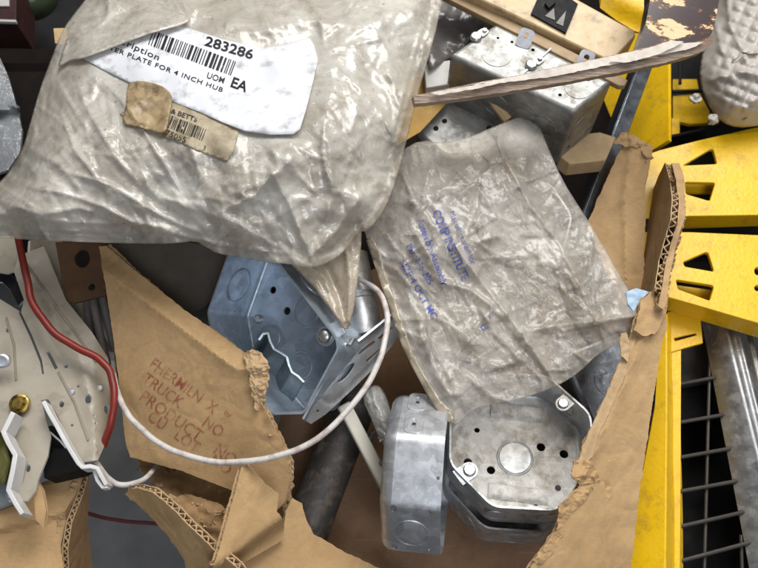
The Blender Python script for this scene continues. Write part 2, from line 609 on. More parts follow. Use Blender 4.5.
m_smoke = film('smoky_polythene', (.20, .19, .18), (.13, .12, .12), (.08, .07, .06), clear=.2, rough=.22)
m_grey = film('grey_plastic_sheet', (.30, .32, .34), (.20, .21, .23), (.10, .10, .10), clear=.15, rough=.25)
m_wrapf = plain('foam_wrap_skin', (.46, .43, .39), (.39, .36, .32), rough=.42, bscale=.2, bstr=.2, dirt=(.25, .21, .16), dscale=.05, dthr=(.58, .8))
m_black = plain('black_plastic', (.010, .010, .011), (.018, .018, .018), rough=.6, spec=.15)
m_dark = plain('dark_lacquer', (.014, .010, .009), (.009, .007, .006), rough=.9, spec=.08)
m_darkred = plain('maroon_paint', (.045, .016, .014), (.025, .010, .009), rough=.55, spec=.25)
m_green = plain('dark_green_glaze', (.05, .065, .035), (.03, .045, .02), rough=.3)
m_tan = plain('tan_enamel', (.60, .44, .245), (.54, .39, .21), rough=.42, bstr=.06, dirt=(.26, .19, .11), dscale=.06, dthr=(.53, .70))
m_tan_d = plain('tan_enamel_edge', (.40, .27, .14), (.33, .22, .11), rough=.5, bstr=.06)
m_wood = plain('pale_wood', (.62, .45, .25), (.52, .36, .19), rough=.7, scale=.1)
m_beige = plain('beige_enamel', (.35, .31, .245), (.29, .255, .195), rough=.36, bstr=.05, dirt=(.16, .125, .085), dscale=.04, dthr=(.53, .76))
m_beige_e = plain('lit_edge', (.72, .715, .70), (.60, .595, .58), rough=.35, bstr=.05)  # whitish edges: the light they catch is put into the colour
m_gold = plain('yellow_zinc', (.50, .36, .10), (.35, .24, .06), rough=.35, metal=.8, dirt=(.05, .04, .02), dthr=(.5, .6), dscale=.2)
m_ivory = plain('ivory_plastic', (.70, .665, .57), (.62, .58, .48), rough=.35, bstr=.05)
m_redw = plain('red_wire', (.23, .022, .014), (.16, .018, .012), rough=.4, bstr=.05)
m_white = plain('white_wire', (.70, .66, .63), (.60, .56, .53), rough=.42, bstr=.05, dirt=(.36, .27, .23), dscale=.07, dthr=(.47, .66))
m_brown = plain('brown_steel', (.14, .07, .03), (.09, .045, .02), rough=.55, metal=.2)
m_paper = plain('white_paper', (.69, .705, .74), (.63, .64, .68), rough=.6, bscale=.05, bstr=.25, dirt=(.30, .29, .28), dscale=.055, dthr=(.53, .72), scale=.01)
m_oldlab = plain('yellowed_paper', (.44, .38, .27), (.36, .30, .20), rough=.55, bscale=.09, bstr=.5, dirt=(.17, .125, .07), dscale=.06, dthr=(.46, .68))
m_tape = plain('brown_tape', (.40, .30, .17), (.31, .22, .115), rough=.45, bscale=.08, bstr=.5, dirt=(.10, .065, .03), dscale=.07, dthr=(.45, .66))
m_ink = ink('black_ink', (.012, .012, .014), (.60, .74), .2)
m_ink2 = ink('worn_black_ink', (.03, .025, .02), (.52, .66), .15)
m_blueink = ink('blue_ink', (.06, .09, .40), (.47, .64), .13, base=.85)
m_redink = ink('red_ink', (.34, .075, .05), (.38, .66), .10, base=.62)
m_steelbar = galv('mill_steel', (.40, .41, .42), (.30, .30, .31), .34, .03, (.24, .20, .15), (.55, .8))
m_darkbar = galv('blued_steel', (.20, .22, .25), (.13, .14, .16), .3, .03, (.1, .08, .06), (.6, .85))
m_wirem = plain('dark_wire', (.07, .062, .055), (.045, .04, .036), rough=.5, metal=.5)
m_cloth = plain('dark_cloth', (.030, .028, .026), (.018, .018, .018), rough=.95, bscale=.6, bstr=.5, spec=.1)
m_bluep = plain('pale_blue_plastic', (.35, .50, .66), rough=.4)
m_lead = plain('grey_cable', (.20, .18, .17), (.14, .12, .11), rough=.5)
m_wlabel = plain('printed_side', (.50, .49, .47), (.40, .39, .37), rough=.5)


def yellow_paint(name, k=1.0):
    t = NT(name)
    c = t.mix(t.ramp(t.noise(.012, 5), [(.3, 0.), (.7, 1.)]), (.86 * k, .54 * k, .006), (.78 * k, .46 * k, .005))
    d = t.ramp(t.noise(.05, 9, .75, w=2), [(.52, 0.), (.70, .65)])
    c = t.mix(d, c, (.34, .20, .03))
    b = t.bump(t.ramp(t.voro(.26, 'SMOOTH_F1', co=None), [(.1, 0.), (.9, 1.)]), .16, 1.0)
    b = t.bump(t.noise(.5, 2), .12, .7, b)
    t.pbr(c, t.ramp(t.noise(.05, 4, w=4), [(.3, .28), (.7, .42)]), 0, b, Specular_IOR_Level=.5)
    return t.mat


m_yellow = yellow_paint('yellow_enamel')


def chipped_board():
    t = NT('chipped_lacquer')
    w = t.stretch((.7, 1.35, 1), (0, 0, .52))
    f = t.noise(.042, 7, .66, .15, co=w, w=3)
    pale = t.mix(t.noise(.2, 4, co=t.stretch((.2, 2, 1), (0, 0, .5))), (.78, .62, .40), (.60, .42, .22))
    lac = t.mix(t.noise(.05, 5), (.040, .026, .028), (.062, .042, .040))
    rim = t.ramp(f, [(.505, 0.), (.535, 1.)])
    c = t.mix(rim, lac, (.22, .09, .035))
    chip = t.ramp(f, [(.535, 0.), (.55, 1.)])
    c = t.mix(chip, c, pale)
    b = t.bump(chip, .5, -2.0)
    t.pbr(c, t.mix(chip, .24, .7), 0, b)
    return t.mat


m_board = chipped_board()


def split_wood():
    t = NT('split_wood')
    f = t.noise(.35, 5, .7, co=t.stretch((.06, 1.6, 1.6), (0, 0, .16)))
    c = t.mix(t.ramp(f, [(.35, 0.), (.62, 1.)]), (.26, .17, .12), (.50, .40, .31))
    c = t.mix(t.ramp(t.noise(.02, 4), [(.45, 0.), (.6, .5)]), c, (.16, .09, .06))
    b = t.bump(f, .8, 3)
    t.pbr(c, .7, 0, b)
    return t.mat


m_split = split_wood()
m_lam = plain('pale_laminate', (.78, .72, .64), (.58, .50, .42), scale=.12, rough=.55)


def concrete():
    t = NT('concrete')
    c = t.mix(t.ramp(t.noise(.01, 8, .65), [(.3, 0.), (.7, 1.)]), (.20, .205, .21), (.12, .12, .12))
    t.pbr(c, .6, 0, t.bump(t.noise(.3, 6), .3, 1.0))
    return t.mat


m_conc = concrete()


# ------------------------------------------------------------------ lettering
def letters(txt, size, bold=0.0, sx=1.0, space=1.0):
    cu = bpy.data.curves.new('lettering', 'FONT'); cu.body = txt; cu.size = size; cu.offset = bold; cu.space_character = space
    cu.resolution_u = 3
    o = bpy.data.objects.new('lettering', cu); COL.objects.link(o)
    dg = bpy.context.evaluated_depsgraph_get(); dg.update()
    me = bpy.data.meshes.new_from_object(o.evaluated_get(dg))
    v = [(p.co.x * sx, p.co.y) for p in me.vertices]; f = [tuple(p.vertices) for p in me.polygons]
    bpy.data.objects.remove(o); bpy.data.curves.remove(cu); bpy.data.meshes.remove(me)
    return v, f


def write(mb, txt, org, ang, size, hf, lift=.6, bold=0.0, bend=0.0, sx=1.0, mi=0, space=1.0, flip=False):
    """print text on a surface: org = photo position of the baseline start, ang in degrees down to the right"""
    v, f = letters(txt, size, bold, sx, space)
    a = math.radians(ang); ca, sa = math.cos(a), math.sin(a)
    P = np.array(v)
    u, w = P[:, 0], P[:, 1] + bend * P[:, 0] ** 2
    px = org[0] + u * ca + w * sa
    py = org[1] + u * sa - w * ca
    p = QA(px, py, hf(px, py) + lift)
    mb.add([tuple(q) for q in p], f, mi)


def bars(mb, org, ang, length, height, hf, lift=.6, seed=1, mi=0, unit=.75):
    r = random.Random(seed)
    a = math.radians(ang); ca, sa = math.cos(a), math.sin(a)
    x = 0
    while x < length:
        w = unit * r.choice([1, 1, 1, 2, 3])
        for k in range(4):
            y0, y1 = height * k / 4, height * (k + 1) / 4
            q = [(x, y0), (x + w, y0), (x + w, y1), (x, y1)]
            px = np.array([org[0] + u * ca + v * sa for u, v in q]); py = np.array([org[1] + u * sa - v * ca for u, v in q])
            mb.add([tuple(t) for t in QA(px, py, hf(px, py) + lift)], [(0, 1, 2, 3)], mi)
        x += w + unit * r.choice([1, 1, 2, 2])


# ================================================================== the setting
mb = MB()
mb.add([(-6000, -5000, -430), (6000, -5000, -430), (6000, 9000, -430), (-6000, 9000, -430)], [(0, 1, 2, 3)])
build('floor', mb, m_conc, kind='structure')


def hplane(*pts):
    """height as a linear function of photo position through three (px, py, h)"""
    A = np.array([[p[0], p[1], 1] for p in pts], float); b = np.array([p[2] for p in pts], float)
    k = np.linalg.solve(A, b)
    return lambda x, y: k[0] * np.asarray(x, float) + k[1] * np.asarray(y, float) + k[2]


def on_plane(M, px, py, z=0.0):
    """photo position -> local x, y on the plane z = const of frame M"""
    I = M.inverted(); c = I @ CAM
    r = (I.to_3x3() @ (AD * D + AX * (px - 379) + AU * (284 - py)))
    t = (z - c.z) / r.z
    p = c + r * t
    return (p.x, p.y)


def offset(poly, d):
    """inset a convex loop by d"""
    n = len(poly); out = []
    P = [Vector(p) for p in poly]
    ar = sum(P[i].x * P[(i + 1) % n].y - P[(i + 1) % n].x * P[i].y for i in range(n))
    sg = 1 if ar > 0 else -1
    for i in range(n):
        a, b, c = P[i - 1], P[i], P[(i + 1) % n]
        e1 = (b - a).normalized(); e2 = (c - b).normalized()
        n1 = Vector((-e1.y, e1.x)) * sg; n2 = Vector((-e2.y, e2.x)) * sg
        m = (n1 + n2).normalized()
        k = d / max(.35, m.dot(n1))
        out.append((b.x + m.x * k, b.y + m.y * k))
    return out


def ccw(poly):
    n = len(poly)
    ar = sum(poly[i][0] * poly[(i + 1) % n][1] - poly[(i + 1) % n][0] * poly[i][1] for i in range(n))
    return poly if ar > 0 else list(reversed(poly))


def cutsquare(h, c, h2=None):
    k = h2 or h
    return [(-h + c, -k), (h - c, -k), (h, -k + c), (h, k - c), (h - c, k), (-h + c, k), (-h, k - c), (-h, -k + c)]


def fillet(poly, r, n=4):
    out = []
    m = len(poly)
    for i in range(m):
        a, b, c = Vector(poly[i - 1]), Vector(poly[i]), Vector(poly[(i + 1) % m])
        l1 = (a - b).length; l2 = (c - b).length
        q = min(r, l1 * .45, l2 * .45)
        p0 = b + (a - b).normalized() * q; p1 = b + (c - b).normalized() * q
        for j in range(n + 1):
            t = j / n
            p = p0 * (1 - t) ** 2 + b * 2 * t * (1 - t) + p1 * t * t
            out.append((p.x, p.y))
    return out


def wall_pos(outl, s):
    """point and outward normal at arc length s of a ccw loop"""
    n = len(outl); acc = 0
    tot = sum((Vector(outl[(i + 1) % n]) - Vector(outl[i])).length for i in range(n))
    s %= tot
    for i in range(n):
        a, b = Vector(outl[i]), Vector(outl[(i + 1) % n]); L = (b - a).length
        if acc + L >= s:
            t = (b - a) / L
            return a + t * (s - acc), Vector((t.y, -t.x))
        acc += L


def s_at_angle(outl, deg):
    """arc length where the loop crosses a direction from its middle"""
    c = Vector((sum(p[0] for p in outl) / len(outl), sum(p[1] for p in outl) / len(outl)))
    n = len(outl); acc = 0; best = (9, 0)
    for i in range(n):
        a, b = Vector(outl[i]), Vector(outl[(i + 1) % n]); L = (b - a).length
        for k in range(12):
            p = a + (b - a) * k / 12
            d = abs((math.atan2(p.y - c.y, p.x - c.x) - math.radians(deg) + PI) % (2 * PI) - PI)
            if d < best[0]: best = (d, acc + L * k / 12)
        acc += L
    return best[1]


def wall(mb, outl, z0, z1, T, holes=(), top=None, mi=0):
    """bent sheet wall along a closed ccw loop with real holes (s, z, r, ry)"""
    n = len(outl); ss = [0]
    for i in range(n):
        ss.append(ss[-1] + (Vector(outl[(i + 1) % n]) - Vector(outl[i])).length)
    L = ss[-1]
    inner = offset(outl, T)
    pts = [Vector((s, z0)) for s in ss] + [Vector((s, z1)) for s in ss]
    k = n + 1
    ed = [(i, i + 1) for i in range(n)] + [(k + i, k + i + 1) for i in range(n)] + [(i, k + i) for i in range(k)]
    hl = []
    for (s, z, r, ry) in holes:
        h = circ(s % L, z, r, 16, ry); hl.append(h)
        b = len(pts); pts += [Vector(p) for p in h]; ed += [(b + i, b + (i + 1) % 16) for i in range(16)]
    v, e, f, *_ = delaunay_2d_cdt(pts, ed, [], 1, 1e-6)
    cx = np.array([sum(v[i].x for i in t) / len(t) for t in f]); cy = np.array([sum(v[i].y for i in t) / len(t) for t in f])
    keep = np.ones(len(f), bool)
    for h in hl: keep &= ~inside(cx, cy, h)
    fs = [tuple(t) for t, q in zip(f, keep) if q]
    P0 = np.array(list(outl) + [outl[0]]); P1 = np.array(list(inner) + [inner[0]])
    S_ = np.array([p.x for p in v]); Z_ = [p.y for p in v]
    ox, oy = np.interp(S_, ss, P0[:, 0]), np.interp(S_, ss, P0[:, 1])
    ix, iy = np.interp(S_, ss, P1[:, 0]), np.interp(S_, ss, P1[:, 1])
    if top is not None:
        Z_ = [z if abs(z - z1) > 1e-4 else z1 + top(s) for s, z in zip(S_, Z_)]
    m = len(v)
    V = [(a, b, z) for a, b, z in zip(ox, oy, Z_)] + [(a, b, z) for a, b, z in zip(ix, iy, Z_)]
    es = set()
    for t in fs:
        for a in range(len(t)): es.add((t[a], t[(a + 1) % len(t)]))
    F = list(fs) + [tuple(i + m for i in reversed(t)) for t in fs]
    for a, b in es:
        if (b, a) not in es and not (abs(v[a].x - v[b].x) < 1e-5 and (v[a].x < 1e-4 or v[a].x > L - 1e-4)):
            F.append((b, a, a + m, b + m))
    mb.add(V, F, mi)


def ebox(name, outl, Ht, M, mat, label, cat, group=None, T=2.0, r=6.0, fholes=(), fkos=(), wholes=(), wkos=(), ears=(), clamps=(), fmat=None, kmat=None, cmat=None):
    """electrical box: folded shell with real holes, knockouts, screw ears, cable clamps"""
    outl = ccw(outl)
    root = empty(name, M, label, cat, group)
    mb = MB()
    wall(mb, outl, r, Ht, T, wholes)
    o2 = offset(outl, r)
    lo = []; li = []
    for k in range(5):
        a = k / 4 * PI / 2
        lo.append([(x, y, r * (1 - math.sin(a))) for x, y in offset(outl, r * (1 - math.cos(a)))])
        li.append([(x, y, T + (r - T) * (1 - math.sin(a))) for x, y in offset(outl, T + (r - T) * (1 - math.cos(a)))])
    mb.loops(list(reversed(lo))); mb.loops(li)
    n = len(mb.f)
    mb.prism(o2, 0, T, [circ(*h) for h in fholes], mi=0, grid=None)
    for k in range(n, len(mb.f)): mb.m[k] = 1
    build('shell', mb, [mat, fmat or mat], root, local=True, sharp=30)
    for (x, y, R) in fkos:
        k = MB(); k.lathe([(R, T - .3), (R, T + .5), (R - .8, T + 1.0), (0, T + 1.0)], 40)
        k.lathe([(R - .2, .4), (R, -.6), (0, -.6)], 40)
        k.ring(R + 1.6, .8, 44, M=Matrix.Translation((0, 0, T)))
        for v in k.v: v.x += x; v.y += y
        build('knockout', k, kmat or fmat or mat, root, local=True, sharp=30)
    for (deg, z, R, dz) in wkos:
        s = s_at_angle(outl, deg) + dz
        p, nr = wall_pos(outl, s)
        W = frame(Vector((p.x, p.y, z)), Vector((nr.x, nr.y, 0)), Vector((0, 0, 1)))
        k = MB(); k.lathe([(R, -T - .7), (R, .5), (R - .8, .8), (0, .8)], 36, M=W)
        k.ring(R + 1.4, .8, 40, M=W); k.ring(R + 1.4, .8, 40, M=W @ Matrix.Translation((0, 0, -T)))
        build('knockout', k, mat, root, local=True, sharp=30)
    for (x, y, z, ang, rr) in ears:
        E = Matrix.Translation((x, y, z)) @ Matrix.Rotation(math.radians(ang), 4, 'Z')
        k = MB(); pl = circ(0, 0, rr, 24)
        pl = [(a if a < 0 else a * 1.0, b) for a, b in pl]
        tab = [(rr * math.cos(t), rr * math.sin(t)) for t in np.linspace(PI / 2, 3 * PI / 2, 14)] + [(rr * 1.7, -rr), (rr * 1.7, rr)]
        k.prism(tab, -1.2, 1.2, M=E)
        k.box((rr * 1.45, -rr, -16), (rr * 1.7, rr, -1.3), M=E)
        ear = build('screw_ear', k, mat, root, local=True, bevel=.5)
        k = MB(); R = rr * .72
        k.lathe([(R, 1.2), (R, 2.6), (R * .8, 3.6)], 24, M=E)
        for sgn in (-1, 1):
            h = [(R * .8 * math.cos(t), sgn * (R * .12 + R * .68 * math.sin(t))) for t in np.linspace(0, PI, 10)]
            k.prism(h if sgn > 0 else list(reversed(h)), 3.4, 4.4, M=E @ Matrix.Rotation(.9, 4, 'Z'))
        build('screw', k, m_screw, ear, M=None, local=True, sharp=30)
    for (x, y, ang, w, d, hgt) in clamps:
        E = Matrix.Translation((x, y, T)) @ Matrix.Rotation(math.radians(ang), 4, 'Z')
        k = MB(); nseg = 24; A = []; B = []
        L = []
        for i in range(nseg + 1):
            t = i / nseg; xx = (t - .5) * w
            zz = hgt * (.45 + .55 * abs(math.sin(2 * PI * t)) ** .8)
            L.append([(xx, -d / 2, 0), (xx, -d / 2 + 2, zz * .8), (xx, -d / 4, zz), (xx, d / 4, zz), (xx, d / 2 - 2, zz * .8), (xx, d / 2, 0)])
        k.loops(L, M=E, cap0=True, cap1=True)
        build('cable_clamp', k, cmat or mat, root, local=True, sharp=40)
    return root


# ================================================================== big dirty bag with the label
BAG = [(150, -30), (95, -12), (80, 6), (62, 30), (50, 62), (40, 88), (31, 120), (23, 148), (12, 168), (0, 182), (-28, 205), (-45, 238), (0, 238), (50, 241), (110, 243), (160, 244),
       (178, 243), (195, 241), (206, 247), (218, 254), (240, 257), (262, 262), (290, 264), (312, 268), (330, 262), (346, 250), (358, 232), (368, 231), (385, 210), (397, 178), (407, 140), (415, 105), (428, 60), (439, 20), (446, -30)]
BAG = rounded(BAG, 1)
LABEL = [(80, 57), (120, 22), (150, 8), (188, 28), (225, 40), (262, 48), (288, 44), (309, 37), (314, 45), (318, 60), (313, 82), (306, 110), (300, 129), (293, 134), (270, 134.5), (245, 131), (222, 122), (200, 112), (165, 99), (130, 83), (100, 68)]
FOLDS = [  # ridge lines seen on the bag: points, height, width
    ([(-20, 226), (50, 230), (110, 232), (170, 232), (215, 243), (262, 251), (310, 256)], 4, 1.8), ([(434, 10), (420, 58), (407, 105), (397, 140), (386, 176)], 4, 1.8), ([(428, 10), (412, 62), (399, 110), (388, 146)], 3, 2.5), ([(-10, 212), (60, 222), (130, 224), (190, 230)], 4, 3),
    ([(85, 60), (120, 52), (160, 40), (190, 18)], 7, 9), ([(75, 75), (85, 105), (100, 130), (118, 160), (140, 185)], 5, 6), ([(140, 185), (180, 205), (235, 222)], 5, 8),
    ([(325, 120), (330, 160), (333, 195), (325, 225)], 6, 7), ([(110, -10), (108, 15), (95, 35)], 5, 7), ([(250, 10), (330, 25), (400, 20)], 4, 10),
    ([(0, 200), (40, 215), (80, 208), (100, 215)], 7, 7), ([(100, 218), (140, 222), (180, 235)], 5, 7), ([(230, 195), (270, 180), (300, 150)], 4, 8),
    ([(310, 265), (340, 225), (365, 190)], 7, 9), ([(385, 60), (400, 110), (392, 150)], 5, 9), ([(190, 140), (200, 175), (195, 215)], 3.5, 6), ([(265, 160), (290, 205), (312, 262)], 5, 7),
    ([(30, 150), (60, 165), (85, 195)], 4, 6), ([(350, 40), (360, 90), (350, 140)], 4, 12), ([(95, 70), (130, 110), (165, 165), (185, 200)], 4, 2.2), ([(60, 110), (75, 150), (110, 195)], 4, 2.2), ([(60, 170), (110, 185), (160, 215), (215, 240)], 5, 2.6), ([(325, 118), (322, 150), (330, 190)], 4, 1.8), ([(330, 230), (322, 245), (305, 262)], 5, 2.2), ([(280, 165), (255, 195), (215, 215)], 3, 1.8), ([(15, 185), (60, 192), (100, 205), (150, 232)], 4, 2.4), ([(260, 60), (330, 50), (400, 35)], 3, 2.2), ([(340, 70), (380, 110), (400, 150)], 3, 2.0), ([(300, 0), (320, 20), (325, 50)], 3, 2), ([(150, -5), (200, 8), (240, 5)], 4, 7)]


def bag_base(x, y):
    d, _ = seg_dist(x, y, BAG + [BAG[0]])
    puff = 1 - np.exp(-np.maximum(0, d - 9 - 5 * N2(x / 30, y / 30)) / 34)
    lift = 14 * smooth(240, 120, y)
    low = -22 * smooth(60, -20, x)
    hump = 16 * np.exp(-(((x - 235) / 120) ** 2 + ((y - 150) / 70) ** 2))
    return 54 + lift + low + 36 * puff + hump + 9 * N1(x / 75, y / 60) + 5 * N2(x / 33, y / 40)


def bag_h(x, y):
    x = np.asarray(x, float); y = np.asarray(y, float)
    h = bag_base(x, y)
    din, _ = seg_dist(x, y, LABEL + [LABEL[0]])
    sd = np.where(inside(x, y, LABEL), -din, din)
    k = .12 + .88 * smooth(-4, 22, sd)
    f = 0
    for pts, a, w in FOLDS:
        d, t = seg_dist(x, y, pts)
        f = f + a * np.exp(-np.abs(d) / w) * np.clip(np.sin(PI * np.clip(t, .03, .97)) * 2.2, 0, 1)
    c = crumple(x, y, 75, 1, 1.8, .7) * 8 + crumple(x, y, 34, 2, 2.6, -.5) * 2.4 + creases(x, y, (-20, -10, 440, 265), 520, 5, 6, 64, 2.5, .7, 2.0, .9)
    lip = -4 * np.exp(-seg_dist(x, y, BAG + [BAG[0]])[0] / 5)
    return h + k * (c + f) - 7 + lip


def lab_h(x, y):
    x = np.asarray(x, float); y = np.asarray(y, float)
    c = crumple(x, y, 75, 1, 1.8, .7) * 8 + crumple(x, y, 34, 2, 2.6, -.5) * 2.4 + creases(x, y, (-20, -10, 440, 265), 520, 5, 6, 64, 2.5, .7, 2.0, .9)
    curl = 5 * smooth(285, 318, x) * smooth(60, 130, y) + 3 * smooth(100, 140, y)
    return bag_base(x, y) + .12 * c - 7 + 2.6 + curl + .5 * N3(x / 16, y / 12) + 1.6 * np.exp(-seg_dist(x, y, [(262, 48), (285, 75), (300, 130)])[0] / 8)


sm = sheet_mesh(resample(BAG, 2.4), bag_h, 2.3)
A = sm[4]; dd, _ = seg_dist(A[:, 0], A[:, 1], BAG + [BAG[0]])
mb = MB(); slab(mb, sm, 0, -(1.5 + 34 * (1 - np.exp(-np.maximum(0, dd - 8) / 30))))
tv = np.exp(-np.maximum(0, dd - 5) / 7); bag = build('plastic_bag', mb, m_bag, sharp=0, thin=np.concatenate([tv, tv]), label='big dirty milky plastic bag with a white stock label, lying over the carton', cat='plastic bag')

# the corner of the bag that hangs over the blue box
TAIL = [(280, 252), (300, 240), (335, 222), (360, 218), (362, 240), (359, 262), (357, 290), (352, 318), (346, 331), (338, 322), (326, 304), (312, 286), (292, 266)]
tp = hplane((300, 250, 22), (360, 225, 34), (348, 330, 10))
def tail_h(x, y):
    f = 0
    for pts, a, w in [([(300, 255), (325, 280), (344, 326)], 9, 4), ([(322, 262), (338, 290), (347, 326)], -7, 4), ([(345, 240), (350, 280), (347, 320)], 7, 5), ([(310, 262), (330, 288), (345, 326)], -5, 2.5), ([(296, 264), (318, 288), (338, 318)], 6, 2.5)]:
        d, _ = seg_dist(x, y, pts); f = f + a * np.exp(-d / w)
    return tp(x, y) + f + crumple(x, y, 18, 5, 2.5, 1.2) * 5
sm = sheet_mesh(resample(rounded(TAIL, 1), 2.5), tail_h, 2.6)
mb = MB(); slab(mb, sm, 0, -2.2)
build('bag_corner', mb, m_bag_dk, bag, sharp=0)

# label and its print
sm = sheet_mesh(resample(LABEL, 4), lab_h, 4)
mb = MB(); slab(mb, sm, 0, -.5)
lab = build('paper_label', mb, m_paper, bag, sharp=0, label='white paper label printed 283286')
pr = MB()
write(pr, '283286', (204, 45), 16.5, 13.5, lab_h, bold=.25, sx=1.24)
bars(pr, (148, 44.5), 20.5, 88, 15, lab_h, seed=4, unit=.95)
write(pr, 'Description', (101, 35), 24, 8.6, lab_h, sx=1.42, bold=.06, space=1.08)
write(pr, 'ADAPTER PLATE FOR 4 INCH HUB', (86, 41), 20.6, 6.4, lab_h, sx=1.32, bold=.07, space=1.14)
write(pr, 'UOM', (206, 77.5), 19, 8.6, lab_h, sx=.95, bold=.04)
write(pr, 'EA', (229.5, 86), 21, 14.5, lab_h, bold=.3)
build('label_print', pr, m_ink, lab, sharp=0)

# bag film folded back over the label's corner
FOLD = [(58, 66), (70, 60), (84, 57.5), (104, 50), (126, 41.5), (147, 34), (166, 28.5), (180, 25), (190, 20), (187, 15), (165, 8), (150, -6), (120, -10), (86, 10), (66, 40)]
def fold_h(x, y):
    d, _ = seg_dist(x, y, [(58, 66), (84, 57.5), (126, 41.5), (166, 28.5), (190, 20)])
    return np.maximum(lab_h(x, y) + 2.5, bag_h(x, y) + .8) * 1.0 + 5.5 * np.exp(-d / 7) + crumple(x, y, 14, 7, 2.2, -.35) * 3 * np.exp(-d / 14) - 3.2 * smooth(12, 34, d)
sm = sheet_mesh(resample(FOLD, 3), fold_h, 3)
mb = MB(); slab(mb, sm, 0, -1.0)
build('bag_fold', mb, m_bag, bag, sharp=0)

# older torn sticker and the brown tape over it
OLD = [(120, 114), (140, 100), (160, 92), (175, 98), (186, 102), (212, 114), (240, 127), (237, 140), (233, 153), (227, 161), (220, 160), (200, 151), (170, 139), (145, 131)]
def old_h(x, y): return np.minimum(np.maximum(bag_h(x, y), bag_base(x, y) - 5.5) + 1.0, lab_h(x, y) + 8) + .7 * N1(x / 7, y / 7)
sm = sheet_mesh(resample(ragged(OLD, 1.2, 7, 3), 3), old_h, 3)
mb = MB(); slab(mb, sm, 0, -.5)
old = build('torn_sticker', mb, m_oldlab, bag, sharp=0, label='yellowed torn barcode sticker')
pr = MB()
write(pr, '& BETTS', (170.5, 113), 19, 6.6, old_h, bold=.14, sx=1.15)
bars(pr, (167.5, 127.5), 21, 38, 12.5, old_h, seed=9, unit=.8)
write(pr, '75055', (164.5, 134.5), 22.5, 8.2, old_h, bold=.04, sx=1.1)
write(pr, '3', (202, 149.5), 18, 7, old_h)
build('sticker_print', pr, m_ink2, old, sharp=0)
TAPE = [(127, 86), (131, 82.5), (140, 80.5), (153, 83), (164, 87), (171, 93.5), (172, 101), (169, 115), (166.5, 127), (163, 133), (157, 132.5), (146, 128.5), (134, 126), (121, 123), (126, 108)]
def tape_h(x, y):
    d, _ = seg_dist(x, y, [(135, 103), (152, 100), (171, 106)])
    return old_h(x, y) + 1.6 + 3.5 * np.exp(-d / 5) + 3.5 * smooth(150, 172, x) + 2.5 * smooth(120, 132, y) + 1.2 * N2(x / 9, y / 9)
sm = sheet_mesh(resample(rounded(TAPE, 1), 2), tape_h, 2.4)
mb = MB(); slab(mb, sm, 0, -1.6)
build('tape_scrap', mb, m_tape, bag, sharp=0, label='curled piece of dirty brown tape')

# ================================================================== smaller bag with blue print
BAG2 = [(362, 222), (372, 196), (386, 172), (402, 150), (420, 140), (444, 143), (470, 137), (500, 124), (528, 113), (538, 122), (546, 142), (562, 180), (586, 217), (606, 250), (624, 282), (644, 314), (645, 319), (633, 333), (615, 345),
        (598, 354), (584, 368), (570, 379), (550, 389), (524, 398), (500, 403), (482, 406), (470, 412), (457, 425), (447, 421), (436, 409), (426, 391), (415, 370), (404, 348), (396, 326), (388, 302), (378, 272), (367, 240)]
BAG2 = rounded(BAG2, 1)
def bag2_base(x, y):
    d, _ = seg_dist(x, y, BAG2 + [BAG2[0]])
    return 18 - .16 * np.maximum(0, y - 190) + 16 * (1 - np.exp(-d / 30)) + 12 * np.exp(-(((x - 455) / 60) ** 2 + ((y - 215) / 60) ** 2)) - 8 * np.exp(-(((x - 520) / 50) ** 2 + ((y - 290) / 45) ** 2)) + 7 * N2(x / 60, y / 60 + 4)
F2 = [([(497, 132), (508, 165), (530, 205), (560, 245), (597, 322)], 6, 3.5), ([(518, 333), (560, 325), (600, 321), (643, 315)], 6, 4), ([(456, 248), (480, 280), (505, 312), (530, 346)], 7, 5), ([(418, 235), (432, 262), (441, 282), (470, 290), (490, 305)], 6, 3.5),
      ([(480, 310), (498, 335), (520, 360)], 5, 5), ([(420, 330), (432, 365), (450, 395)], 6, 6), ([(600, 322), (606, 345)], 5, 5), ([(450, 205), (470, 185), (500, 160)], 4, 6), ([(530, 346), (548, 372), (556, 386)], 5, 5), ([(410, 200), (440, 190), (470, 165)], 4, 8), ([(400, 320), (440, 318), (480, 345)], 4, 5)]
def bag2_h(x, y):
    x = np.asarray(x, float); y = np.asarray(y, float)
    f = 0
    for pts, a, w in F2:
        d, t = seg_dist(x, y, pts); f = f + a * np.exp(-d / w)
    return bag2_base(x, y) + f + crumple(x, y, 50, 11, 1.8, .9) * 6 + crumple(x, y, 24, 12, 1.5, .2) * 1.6 - 2 + creases(x, y, (360, 110, 650, 430), 560, 8, 5, 46, 3.1, .6, 1.7, 1.0)
sm = sheet_mesh(resample(BAG2, 2), bag2_h, 1.9)
A = sm[4]; dd, _ = seg_dist(A[:, 0], A[:, 1], BAG2 + [BAG2[0]])
mb = MB(); slab(mb, sm, 0, -(1.2 + 9 * (1 - np.exp(-dd / 20)) * (1 + .6 * N3(A[:, 0] / 14, A[:, 1] / 14))))
bag2 = build('plastic_bag', mb, m_bag2, sharp=0, label='smaller crinkled see-through plastic bag with faded blue print', cat='plastic bag')
SEAM = [(366, 240), (371, 236), (380, 252), (388, 280), (398, 308), (410, 345), (424, 375), (440, 400), (455, 414), (454, 425), (446, 421), (436, 409), (425, 391), (414, 370), (403, 348), (395, 326), (387, 302), (377, 272)]
sm = sheet_mesh(resample(SEAM, 2.5), lambda x, y: bag2_h(x, y) + 1.2, 3)
mb = MB(); slab(mb, sm, 0, -.8)
build('bag_seam', mb, m_seam, bag2, sharp=0)
pr = MB()
hp = lambda x, y: bag2_h(x, y)
write(pr, 'Manufactured for', (449, 212), 67, 8.2, hp, lift=.9, sx=1.0)
write(pr, 'COMP INSTITUTE', (432, 212), 66.5, 12, hp, lift=1.1, bold=.34, sx=.80)
